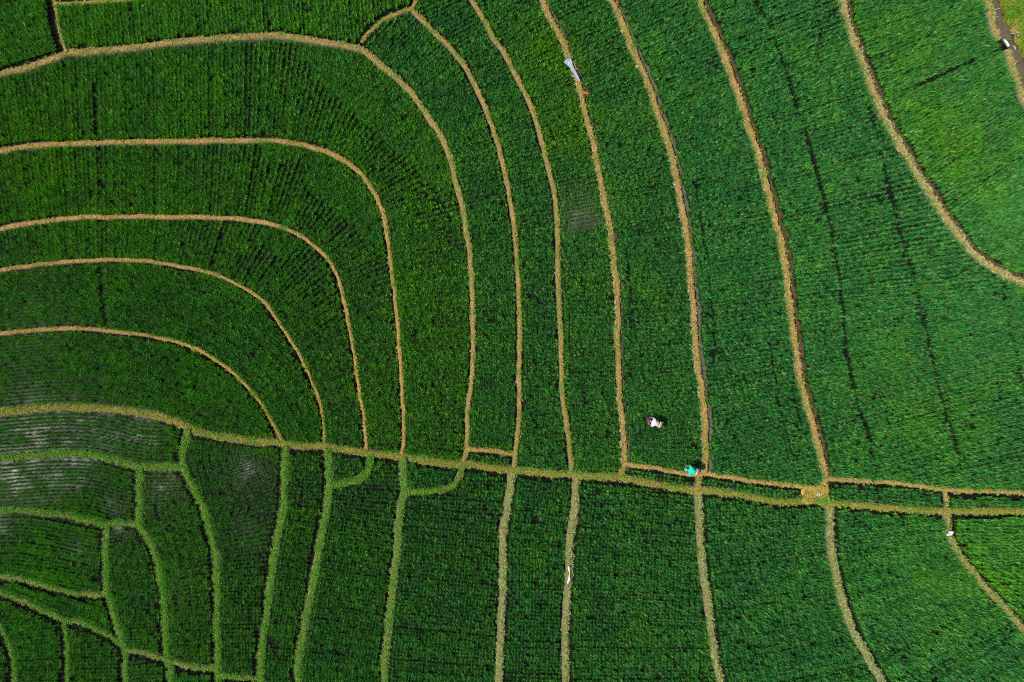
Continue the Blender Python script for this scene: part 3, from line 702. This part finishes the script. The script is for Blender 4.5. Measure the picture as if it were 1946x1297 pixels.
# ------------------------------------------------------------------ bunds
PROF = [(-1.30, 'u'), (-1.02, .30), (-.86, .72), (-.62, .94), (-.3, 1.0), (0, 1.03), (.3, 1.0), (.62, .93), (.84, .62), (1.0, .0), (1.12, 'l')]
n_cover = 0
def build_bund(key):
    global n_cover
    b = BU[key]; q, nn, w, zt = b["q"], b["n"], b["w"], b["z"]; m = len(q)
    r = np.random.default_rng(1000 + b["i"])
    co, wall, gmx = [], [], []
    base_g = np.clip(b["gmix"] * .95 + wob(m, 8, .12, 500 + b["i"]), 0, 1)
    for f, h in PROF:
        p = q + nn * (f * w + r.normal(0, .35, m) * (abs(f) < 1.1))[:, None]
        zlow = np.where(f > 0, b["zl"], b["zu"])
        if h in ('u', 'l'): z = zlow - .10
        else: z = (zlow - .03) + (zt - zlow + .03) * h + r.normal(0, .012, m)
        k = (CAM_Z - zt) / F_PX
        co.append(np.stack([(p[:, 0] - CX) * k, -(p[:, 1] - CY) * k, z], 1))
        wall.append(np.full(m, 1.0 if abs(f) > .8 else (.25 if abs(f) > .6 else 0))); gmx.append(base_g)
    co = np.stack(co, 1); nc = co.shape[1]
    idx = np.arange(m * nc).reshape(m, nc)
    F = np.stack([idx[:-1, :-1], idx[:-1, 1:], idx[1:, 1:], idx[1:, :-1]], -1).reshape(-1, 4)
    me = mesh_np("earth_bund", co.reshape(-1, 3), F)
    fattr(me, "wall", np.stack(wall, 1).ravel()); fattr(me, "gmix", np.stack(gmx, 1).ravel())
    for p in me.polygons: p.use_smooth = True
    nm = "canal_bank" if b["cat"] == "canal bank" else "earth_bund"
    o = tag(link(nm, me, M_BUND), b["label"], b["cat"], b["group"])
    # what grows or lies on it
    vis = (q[:, 0] > -150) & (q[:, 0] < 2096) & (q[:, 1] > -150) & (q[:, 1] < 1447)
    ids = np.nonzero(vis[:-1])[0]
    if not len(ids): return o
    lo = b["gmix"] > .55
    dens = 0.12 if lo else 0.085                     # tufts per square map unit
    n = int(len(ids) * 3.0 * 2 * w.mean() * dens)
    s = r.choice(ids, n) + r.random(n); i0 = np.floor(s).astype(int).clip(0, m - 2); fr = (s - i0)[:, None]
    u = np.clip(r.uniform(-1.0, 1.0, n) + r.normal(0, .04, n), -1.1, 1.1)
    ww = w[i0] * (1 - fr[:, 0]) + w[i0 + 1] * fr[:, 0]
    P = q[i0] * (1 - fr) + q[i0 + 1] * fr; NN = nn[i0] * (1 - fr) + nn[i0 + 1] * fr
    P = P + NN * (u * ww)[:, None]
    ht = np.interp(u, [f for f, h in PROF if h not in ('u', 'l')], [h for f, h in PROF if h not in ('u', 'l')])
    zlow = np.where(u > 0, b["zl"][i0], b["zu"][i0]); z = (zlow - .03) + (zt[i0] - zlow + .03) * ht
    # fewer plants on bare walls
    patch = wob(m, 6, 1.0, 700 + b["i"])[i0]; streak = vnoise(P[:, 0], P[:, 1], 5, 31) - .5
    pale_edge = np.where(u > .55, .35, 0) * (0.3 if b["gmix"] > .8 else 1)
    gmix = np.clip(b["gmix"] + patch * (.19 if not lo else .05) + (vnoise(P[:, 0], P[:, 1], 13, 33) - .5) * (.4 if not lo else .15) + streak * (.5 if not lo else .25) + r.normal(0, .10 if not lo else .07, n) + np.where(u < -.45, .16, 0) + np.where(np.abs(u) > .68, .28, 0) * (r.random(n) < .6) * (b["gmix"] < .55), 0, 1)
    pale = np.clip(b["pale"] * (.6 + .8 * r.random(n)) + pale_edge * r.random(n) + streak * .2 * (b["pale"] > .1), 0, 1)
    thin = np.where(np.abs(u) > .8, .5 if not lo else .15, .0) + np.where(gmix < .2, .12, 0)
    keep = r.random(n) > thin
    sc = (r.uniform(.7, 1.25, n) * (.9 + .75 * np.clip(gmix - .3, 0, 1)))
    kk = (CAM_Z - z) / F_PX; co2 = np.stack([(P[:, 0] - CX) * kk, -(P[:, 1] - CY) * kk, z - .005], 1)
    # lean outwards on the shoulders: tilt about the bund's own direction
    out = u * np.where(np.abs(u) > .55, .75, .12)
    ax = NN; rx = -(-ax[:, 1]) * 0
    dirx, diry = NN[:, 0], -NN[:, 1]
    rot = np.stack([-diry * out + r.normal(0, .12, n), dirx * out + r.normal(0, .12, n), r.uniform(0, 6.28, n)], 1)
    A = [(co2[keep], rot[keep], sc[keep], gmix[keep], pale[keep])]
    if b["fringe"]:                                    # straw hanging over the lower edge
        nf = int(len(ids) * 3.0 * .55 * b["fringe"]); s = r.choice(ids, nf); u = r.uniform(.78, 1.02, nf)
        P = q[s] + nn[s] * (u * w[s])[:, None]; z = b["zl"][s] + (zt[s] - b["zl"][s]) * .75
        kk = (CAM_Z - z) / F_PX
        A.append((np.stack([(P[:, 0] - CX) * kk, -(P[:, 1] - CY) * kk, z], 1),
                  np.stack([nn[s, 1] * 1.1 + r.normal(0, .15, nf), nn[s, 0] * 1.1 + r.normal(0, .15, nf), r.uniform(0, 6.28, nf)], 1),
                  r.uniform(1.1, 2.0, nf), np.clip(r.normal(.06, .06, nf), 0, 1), np.clip(r.normal(.55, .25, nf), 0, 1)))
    co2, rot, sc, gmix, pale = [np.concatenate(x) for x in zip(*A)]
    c = scatter("grass_cover" if lo else "straw_cover", co2, rot, np.stack([sc, sc, sc], 1), dict(gmix=gmix, pale=pale), G_COVER, M_COVER, o)
    c["kind"] = "stuff"; n_cover += len(co2)
    return o
for key in KEYS: BU[key]["obj"] = build_bund(key)
print("cover tufts", n_cover)

# ------------------------------------------------------------------ bare square of soil beside the fork
zs = max(BU["B14"]["z"].mean(), BU["B13"]["z"][-8]) - .02
def patch_mesh(name, poly, z, step, bump, seed, skirt):
    """a slightly domed slab of earth with an uneven surface and earthen sides"""
    x0, y0 = poly.min(0); x1, y1 = poly.max(0)
    bm = bmesh.new(); r = np.random.default_rng(seed)
    ring = smooth_line(np.vstack([poly, poly[:1]]), step)[:-1]; c = ring.mean(0); rows = []
    for f in (1.0, .82, .62, .42, .22):
        row = []
        for p in ring:
            pp = c + (p - c) * f; x, y = world_at(pp[0], pp[1], z)
            row.append(bm.verts.new((x, y, z + (1 - f) * .05 + r.normal(0, bump))))
        rows.append(row)
    low = [bm.verts.new((v.co.x, v.co.y, z - skirt)) for v in rows[0]]
    rows.insert(0, low)
    for a, b_ in zip(rows[:-1], rows[1:]):
        for i in range(len(a)):
            j = (i + 1) % len(a); bm.faces.new((a[i], a[j], b_[j], b_[i]))
    bm.faces.new(rows[-1]); bmesh.ops.recalc_face_normals(bm, faces=bm.faces)
    me = bpy.data.meshes.new(name); bm.to_mesh(me); bm.free()
    for p in me.polygons: p.use_smooth = True
    return me
sm = patch_mesh("bare_soil", np.array([(1527,932),(1533,927),(1540,930),(1550,926),(1560,929),(1570,926),(1573,938),(1570,947),(1575,957),(1562,954),(1552,956),(1541,952),(1531,955),(1529,946),(1526,940)], float), zs, 3.0, .02, 3, .5)
tag(link("bare_soil", sm, plain("yellow_soil", (0.50, 0.30, 0.09), .95, .3, 7, .1, .5)), "bare square of yellow soil at the fork of the straw bunds", "ground", kind="structure")
sx = RNG.uniform(1526, 1574, 700); sy = RNG.uniform(924, 959, 700); m_ = inside(SOIL + (SOIL - SOIL.mean(0)) * .15, sx, sy); sx, sy = sx[m_], sy[m_]
gmx = np.clip(.2 + .55 * vnoise(sx, sy, 9, 91) + np.where((sy > 944) & (sx > 1545), .35, -.15), 0, 1)
kp = RNG.random(len(sx)) < np.where(gmx > .45, 1, .45); sx, sy, gmx = sx[kp], sy[kp], gmx[kp]; k = (CAM_Z - zs) / F_PX
cc = scatter("straw_litter", np.stack([(sx - CX) * k, -(sy - CY) * k, np.full(len(sx), zs + .03)], 1),
        np.stack([RNG.normal(0, .2, len(sx)), RNG.normal(0, .2, len(sx)), RNG.uniform(0, 6.28, len(sx))], 1),
        np.repeat(RNG.uniform(.8, 1.5, len(sx))[:, None], 3, 1), dict(gmix=gmx, pale=RNG.uniform(0, .2, len(sx))), G_COVER, M_COVER)
tag(cc, "straw and weeds strewn on the bare square of soil", "straw", kind="stuff")

# ------------------------------------------------------------------ canal and its far verge
cz = 0.07
q, nn, w = CANAL["q"], CANAL["n"], CANAL["w"] + 3
k = (CAM_Z - cz) / F_PX; co = []
for f in (-1, -.5, 0, .5, 1):
    p = q + nn * (f * w)[:, None]; co.append(np.stack([(p[:, 0] - CX) * k, -(p[:, 1] - CY) * k, np.full(len(q), cz)], 1))
co = np.stack(co, 1); idx = np.arange(co.shape[0] * 5).reshape(-1, 5)
cm = mesh_np("canal_water", co.reshape(-1, 3), np.stack([idx[:-1, :-1], idx[:-1, 1:], idx[1:, 1:], idx[1:, :-1]], -1).reshape(-1, 4))
tag(link("canal_water", cm, M_WATER), "brown water of the small irrigation canal in the top right corner", "water", kind="structure")
vj, vi = np.nonzero((pid == len(PK)) & (GX[None, :] < 1946 + MARGIN) & (GY[:, None] > -MARGIN) & (GY[:, None] < 620))
sel = RNG.choice(len(vj), min(len(vj), 9000), replace=False) if len(vj) else np.array([], int)
vx = GX[vi[sel]] + RNG.uniform(-1, 1, len(sel)); vy = GY[vj[sel]] + RNG.uniform(-1, 1, len(sel))
k = (CAM_Z - .12) / F_PX
dry = np.exp(-((vx - 1921)**2 + (vy - 66)**2) / (2 * 11**2)); ed = np.clip(1 - edge_d[vj[sel], vi[sel]] / 9, 0, 1)
gx = np.clip(.90 - .75 * dry - .45 * ed * RNG.random(len(sel)) + (vnoise(vx, vy, 9, 61) - .5) * .3 + RNG.normal(0, .06, len(sel)), 0, 1)
vs = RNG.uniform(.7, 1.25, len(sel)) * (1 - .45 * dry - .3 * ed)
vg = scatter("verge_grass", np.stack([(vx - CX) * k, -(vy - CY) * k, np.full(len(sel), .11)], 1),
        np.stack([RNG.normal(0, .2, len(sel)), RNG.normal(0, .2, len(sel)), RNG.uniform(0, 6.28, len(sel))], 1),
        np.stack([vs, vs, vs], 1), dict(gmix=gx, pale=np.clip(RNG.normal(.0, .08, len(sel)) + .3 * dry, 0, 1)), G_VERGE, M_COVER)
tag(vg, "bright green grass on the far side of the canal in the top right corner", "grass", kind="stuff")

# ------------------------------------------------------------------ small things
def U2W(u, v, dz=0.0, z=None):
    z = ztop(u, v) if z is None else z
    x, y = world_at(u, v, z + dz); return Vector((x, y, z + dz))

def cloth(name, left, right, dz, folds, amp, mat, label, cat, seed, nx=14, ny=40, zfun=None):
    """a sheet lying on the bund, gathered in folds along its length"""
    L = smooth_line(np.array(left, float), 1.0); R_ = smooth_line(np.array(right, float), 1.0); r = np.random.default_rng(seed)
    a = np.linspace(0, 1, ny); Lx = np.stack([np.interp(a, np.linspace(0, 1, len(L)), L[:, c]) for c in (0, 1)], 1)
    Rx = np.stack([np.interp(a, np.linspace(0, 1, len(R_)), R_[:, c]) for c in (0, 1)], 1)
    co = []; ph = r.uniform(0, 6)
    for i in range(ny):
        for j in range(nx):
            f = j / (nx - 1); p = Lx[i] * (1 - f) + Rx[i] * f
            e = min(f, 1 - f) * 2
            z = dz + amp * math.sin(f * folds * 6.283 + ph + .6 * math.sin(i * .35)) * (.4 + .6 * e) + amp * .6 * r.normal() * .35 - .05 * (1 - min(1, e * 3))
            co.append(tuple(U2W(p[0], p[1], z, zfun(p[0], p[1]) if zfun else None)))
    F = [(i * nx + j, i * nx + j + 1, (i + 1) * nx + j + 1, (i + 1) * nx + j) for i in range(ny - 1) for j in range(nx - 1)]
    me = bpy.data.meshes.new(name); me.from_pydata(co, [], F); me.update()
    for p in me.polygons: p.use_smooth = True
    o = link(name, me, mat); so = o.modifiers.new("thick", 'SOLIDIFY'); so.thickness = .006
    return tag(o, label, cat)
M_SHEET = plain("grey_plastic", (0.25, 0.31, 0.39), .35, .12, 14, .5, .2)
M_CLOTH = plain("white_cloth", (0.54, 0.49, 0.49), .6, .06, 20, .3, .2)
M_WHITE = plain("white_plastic", (0.56, 0.55, 0.58), .5, .08, 16, .5, .2)
zb7 = lambda u, v: BU["B7"]["z"][np.argmin(np.hypot(*(BU["B7"]["q"] - (u, v)).T))]
cloth("plastic_sheet", [(1070.5,118.5),(1076.5,123),(1084,130.5),(1091,141.5),(1095.5,149.5),(1101,155)],
      [(1079,111),(1086.5,112),(1089.5,125),(1094.5,135),(1099.5,145.5),(1103.5,154)], .13, 3, .03, M_SHEET,
      "folded grey white plastic sheet lying along a straw bund", "plastic sheet", 5, zfun=zb7)
zl19 = lambda u, v: BU["L19"]["z"][np.argmin(np.hypot(*(BU["L19"]["q"] - (u, v)).T))]
cloth("cloth_strip", [(1079.5,1077),(1079,1081),(1081,1086.5),(1081.8,1090),(1080.5,1096),(1079.5,1101),(1077.6,1106),(1078.5,1110)],
      [(1083,1077),(1084.2,1080),(1084,1087),(1083.6,1091),(1084,1097),(1084.8,1102.5),(1083,1105.5),(1080,1110)], .15, 1.5, .02, M_CLOTH,
      "twisted white cloth strip lying on a pale olive bund", "cloth", 8, zfun=zl19)

def lump(name, center, rad, mat, seed, crumple=.25, flat=.7, sub=3, parent=None):
    bm = bmesh.new(); bmesh.ops.create_icosphere(bm, subdivisions=sub, radius=1.0); r = np.random.default_rng(seed)
    D = r.normal(size=(9, 3)); D /= np.linalg.norm(D, axis=1)[:, None]; A = r.uniform(-1, 1, 9)
    for v in bm.verts:
        n = np.array(v.co); f = 1 + crumple * sum(a * max(0, n @ d)**4 for a, d in zip(A, D)) + crumple * .25 * r.normal() * .5
        v.co = Vector((n[0] * f * rad[0], n[1] * f * rad[1], max(-.6 * rad[2], n[2] * f * rad[2]) * 1.0))
    me = bpy.data.meshes.new(name); bm.to_mesh(me); bm.free()
    o = link(name, me, mat, parent); o.location = center; return o
# red bag with its two knotted ears
RED = plain("red_plastic", (0.62, 0.012, 0.05), .35, .25, 18, .5, .3)
PINK = plain("pink_plastic", (0.80, 0.16, 0.22), .4, .2, 30, .5, .3)
zz0 = ztop(1108, 177)
bag = lump("plastic_bag", U2W(1115.5, 177, .10, zz0), (.135, .115, .10), RED, 3, .45)
for s, rot in ((1, .5), (-1, -.35)):
    bm = bmesh.new(); bmesh.ops.create_cone(bm, cap_ends=True, segments=8, radius1=.055, radius2=.012, depth=.17)
    for v in bm.verts: v.co.y *= .5; v.co += Vector((random.gauss(0, .006), random.gauss(0, .006), 0))
    me = bpy.data.meshes.new("handle"); bm.to_mesh(me); bm.free(); h = link("handle", me, PINK, bag)
    h.location = (-.12, .045 * s, .05); h.rotation_euler = (0, math.radians(-72), rot)
tag(bag, "small red plastic bag beside the bund, below the grey sheet", "bag")
# crumpled white plastic with an open mouth, its inner shading painted dark blue
wp = lump("crumpled_plastic", U2W(1804.5, 1014.5, .12, ztop(1803, 1012)), (.20, .135, .12), M_WHITE, 12, .4)
wp.rotation_euler = (0, 0, math.radians(28))
bm = bmesh.new(); bmesh.ops.create_cone(bm, cap_ends=False, segments=14, radius1=.06, radius2=.10, depth=.10)
me = bpy.data.meshes.new("mouth"); bm.to_mesh(me); bm.free()
mo = link("mouth", me, plain("mouth_shade_blue", (0.03, 0.045, 0.10), .5), wp); mo.location = (-.12, .07, .045); mo.rotation_euler = (math.radians(30), math.radians(-40), 0)
so = mo.modifiers.new("thick", 'SOLIDIFY'); so.thickness = .006
tag(wp, "crumpled white plastic with a dark open mouth, lying on an olive bund", "plastic")
# plank over the canal mouth
def beam(name, a, b, wdt, thk, mat, segs=8, jit=.004, round_=False):
    a, b = Vector(a), Vector(b); d = (b - a); L = d.length; bm = bmesh.new()
    if round_: bmesh.ops.create_cone(bm, cap_ends=True, segments=8, radius1=wdt / 2, radius2=wdt / 2 * .8, depth=L)
    else:
        bmesh.ops.create_cube(bm, size=1.0); bmesh.ops.scale(bm, vec=(wdt, thk, L), verts=bm.verts)
        bmesh.ops.bevel(bm, geom=list(bm.edges), offset=.008, segments=1, affect='EDGES')
    for v in bm.verts: v.co += Vector([random.gauss(0, jit) for _ in range(3)])
    me = bpy.data.meshes.new(name); bm.to_mesh(me); bm.free(); o = link(name, me, mat)
    o.location = (a + b) / 2; o.rotation_euler = d.to_track_quat('Z', 'Y').to_euler(); return o
zc = .22
tag(beam("plank", U2W(1908.8, 74.5, 0, zc), U2W(1917, 88.5, 0, zc), .14, .05, plain("pale_wood", (.62, .58, .50), .8, .2, 30)), "short pale plank at the inlet from the canal", "plank")
M_STICK = plain("grey_stick", (.42, .38, .33), .85, .2, 30)
tag(beam("stick", U2W(1887, 19.8, 0, .16), U2W(1900.5, 16.5, 0, .2), .035, .03, M_STICK, round_=True), "thin pale stick lying across the canal", "stick")
tag(beam("stick", U2W(1922, 64.6, 0, .30), U2W(1936, 62.5, 0, .32), .05, .03, M_STICK, round_=True), "grey stick in the dry grass right of the canal", "stick")
M_STONE = plain("grey_stone", (.34, .31, .27), .85, .3, 14, .3, .4); M_DSTONE = plain("dark_stone", (.055, .065, .05), .9, .3, 14, .3, .4)
for (u, v, rx, ry, rz, mt, lb) in [
    (1922.5, 83.5, .11, .09, .07, M_STONE, "pale stone in the canal beside the plank"),
    (1921, 76, .20, .10, .09, M_DSTONE, "flat dark mossy stone at the canal narrows"),
    (1927, 75.5, .07, .07, .06, M_STONE, "pale round stone right of the dark mossy stone"),
    (1926, 89, .08, .06, .06, M_STONE, "grey stone on the canal edge below the plank"),
    (1929, 92.5, .07, .09, .06, M_STONE, "pale stone on the canal edge, lowest of the small heap"),
    (1937, 99.5, .09, .07, .06, M_STONE, "pale stone on the far edge of the lower canal")]:
    s = lump("stone", U2W(u, v, 0, -.03 if v < 88 else .03), (rx, ry, rz), mt, int(u * 7), .3); tag(s, lb, "stone", "stones at the canal narrows")
# ring-shaped pale object on the bare soil
bm = bmesh.new()
R1, R2 = .078, .036
vs_ = [[bm.verts.new(((R1 + R2 * math.cos(b_)) * math.cos(a_), (R1 + R2 * math.cos(b_)) * math.sin(a_), R2 * math.sin(b_))) for b_ in np.linspace(0, 6.283, 9)[:-1]] for a_ in np.linspace(0, 6.283, 19)[:-1]]
for i in range(18):
    for j in range(8): bm.faces.new((vs_[i][j], vs_[(i + 1) % 18][j], vs_[(i + 1) % 18][(j + 1) % 8], vs_[i][(j + 1) % 8]))
for v in bm.verts: v.co *= 1 + random.gauss(0, .06)
me = bpy.data.meshes.new("coil"); bm.to_mesh(me); bm.free(); me.shade_smooth()
o = link("coil", me, plain("pale_grey", (.46, .45, .43), .7, .3, 30)); o.location = U2W(1556, 940.5, .05, zs + .03)
tag(o, "small pale ring shaped coil on the bare square of soil", "coil")

# ------------------------------------------------------------------ the two people bending over the rice
def skin_obj(name, pts, edges, mat, parent, levels=2, smooth=True):
    """pts: list of ((x,y,z), radius); grown as one surface, then baked"""
    me = bpy.data.meshes.new(name); me.from_pydata([p for p, _ in pts], edges, [])
    o = bpy.data.objects.new(name, me); COL.objects.link(o)
    o.modifiers.new("skin", 'SKIN'); sb = o.modifiers.new("sub", 'SUBSURF'); sb.levels = levels; sb.render_levels = levels
    sv = me.skin_vertices[0].data
    for i, (_, r_) in enumerate(pts): sv[i].radius = (r_, r_) if isinstance(r_, (int, float)) else r_
    sv[0].use_root = True
    dg = bpy.context.evaluated_depsgraph_get(); new = bpy.data.meshes.new_from_object(o.evaluated_get(dg))
    bpy.data.objects.remove(o); bpy.data.meshes.remove(me); new.name = name
    for p in new.polygons: p.use_smooth = smooth
    new.materials.clear(); return link(name, new, mat, parent)
def hand(pts, edges, wrist, d, s):
    """palm, four bent fingers and a thumb, reaching down among the plants"""
    d = Vector(d).normalized(); side = d.cross(Vector((0, 0, 1))); side = side.normalized() if side.length > .1 else Vector((0, 1, 0))
    w0 = Vector(pts[wrist][0]); palm = w0 + d * .06; pts.append((tuple(palm), (.036, .016))); edges.append((wrist, len(pts) - 1)); pi = len(pts) - 1
    for k, (off, ln) in enumerate(((-.03, .065), (-.01, .078), (.01, .072), (.03, .058))):
        a = palm + d * .035 + side * off; b = a + d * ln * .6 + Vector((0, 0, -.012)); c = b + d * ln * .4 + Vector((-.012, 0, -.02))
        i = len(pts); pts += [(tuple(a), .009), (tuple(b), .0085), (tuple(c), .007)]; edges += [(pi, i), (i, i + 1), (i + 1, i + 2)]
    a = palm + side * (.042 * s) - d * .01; b = a + d * .04 + side * (.012 * s); i = len(pts)
    pts += [(tuple(a), .011), (tuple(b), .009)]; edges += [(pi, i), (i, i + 1)]
SKIN = plain("skin", (0.33, 0.18, 0.11), .6, .08, 30)
def person(u, v, face_uv, z, cloth_col, leg_col, head_col, label, head_drop, sleeves, hat, size=1.0, torso=1.0, ground_z=None):
    root = bpy.data.objects.new("person", None); COL.objects.link(root)
    dx, dy = face_uv[0], -face_uv[1]; root.rotation_euler = (0, 0, math.atan2(dy, dx))
    x, y = world_at(u, v, z + .9); root.location = (x, y, z); root.scale = (size,) * 3
    tag(root, label, "person")
    T = torso; sh = .43 * T
    P = [((-.02, 0, .90), .125), ((.12 * T, 0, .945), .105), ((.27 * T, 0, .95), .11), ((sh, 0, .91), .10), ((sh + .10, 0, .90 - head_drop * .4), .055), ((sh + .13, 0, .87 - head_drop * .7), .06), ((sh + .17, 0, .84 - head_drop), .088), ((sh + .23, 0, .80 - head_drop), .072)]
    E = [(0, 1), (1, 2), (2, 3), (3, 4), (4, 5), (5, 6), (6, 7)]
    for s in (1, -1):
        i = len(P); P += [((-.03, .10 * s, .82), .095), ((.02, .11 * s, .46), .058), ((-.03, .12 * s, .09), .042), ((.10, .13 * s, .03), .034)]; E += [(0, i), (i, i + 1), (i + 1, i + 2), (i + 2, i + 3)]
        i = len(P); fw = -.02 if s > 0 else .03
        P += [((sh - .01, .19 * s, .90), .062), ((sh + fw, .25 * s, .66), .044), ((sh + fw + .06, .19 * s, .44), .03)]; E += [(3, i), (i, i + 1), (i + 1, i + 2)]
        hand(P, E, i + 2, (.45, -.12 * s, -.8), s)
    skin_obj("body", P, E, SKIN, root)
    # face: nose, two eyes, a mouth and ears on the lowered head
    hc = Vector((sh + .20, 0, .82 - head_drop))
    for nm, off, rd in (("nose", (.055, 0, -.075), (.016, .014, .02)), ("eye", (.075, .032, -.05), (.012, .014, .010)), ("eye", (.075, -.032, -.05), (.012, .014, .010)), ("mouth", (.02, 0, -.085), (.012, .026, .008)), ("ear", (-.01, .082, -.01), (.026, .012, .032)), ("ear", (-.01, -.082, -.01), (.026, .012, .032))):
        lump(nm, hc + Vector(off), rd, SKIN if nm in ("nose", "ear") else plain(nm, (.05, .02, .02) if nm == "eye" else (.25, .07, .06), .5), 4, .05, sub=2, parent=root)
    C = plain("shirt_cloth", cloth_col, .85, .1, 25, .15, .4)
    S = [((.07, 0, .95), .17), ((.15 * T, 0, .96), .18), ((.28 * T, 0, .965), .20), ((sh, 0, .925), .185), ((sh + .08, 0, .89), .10)]
    Ed = [(0, 1), (1, 2), (2, 3), (3, 4)]
    for s in (1, -1):
        i = len(S); fw = -.02 if s > 0 else .03
        S += [((sh - .03, .21 * s, .915), .105), ((sh - .05 + fw * sleeves, (.21 + .09 * sleeves) * s, .91 - .22 * sleeves), .085)]; Ed += [(3, i), (i, i + 1)]
    skin_obj("shirt", S, Ed, C, root)
    L = [((.08, 0, .94), .15), ((-.06, 0, .90), .165)]; El = [(0, 1)]
    for s in (1, -1):
        i = len(L); L += [((-.09, .105 * s, .81), .118), ((.02, .112 * s, .46), .078), ((-.02, .12 * s, .20), .068)]; El += [(1, i), (i, i + 1), (i + 1, i + 2)]
    skin_obj("trousers", L, El, plain("trouser_cloth", leg_col, .85, .1, 25, .15, .4), root)
    H = plain("head_cloth", head_col, .85, .12, 25, .15, .4)
    if hat == "cap":
        cp = lump("cap", hc + Vector((-.01, 0, .03)), (.115, .10, .085), H, 6, .08, parent=root)
        br = lump("brim", hc + Vector((.10, 0, .0)), (.08, .085, .012), H, 7, .05, parent=cp); br.location = (.10, 0, -.03)
    else:
        lump("headscarf", hc + Vector((-.02, 0, .025)), (.13, .115, .10), H, 6, .1, parent=root)
    return root
M_UP = .98
person(1253, 807, (-20, -7), PD["U3"]["lvl"] * -STEP, (.52, .48, .58), (.72, .44, .30), (.20, .015, .24),
       "person in a white shirt and purple cap bending over rice in the terrace", .06, .55, "cap")
zg = PD["U3"]["lvl"] * -STEP
person(1323, 897, (-17, -3), BU["B13"]["z"][60], (.0, .60, .40), (.66, .45, .40), (.0, .50, .34),
       "person in a bright green top and pale trousers bending at the corner of two bunds", .14, .8, "scarf", torso=.9)
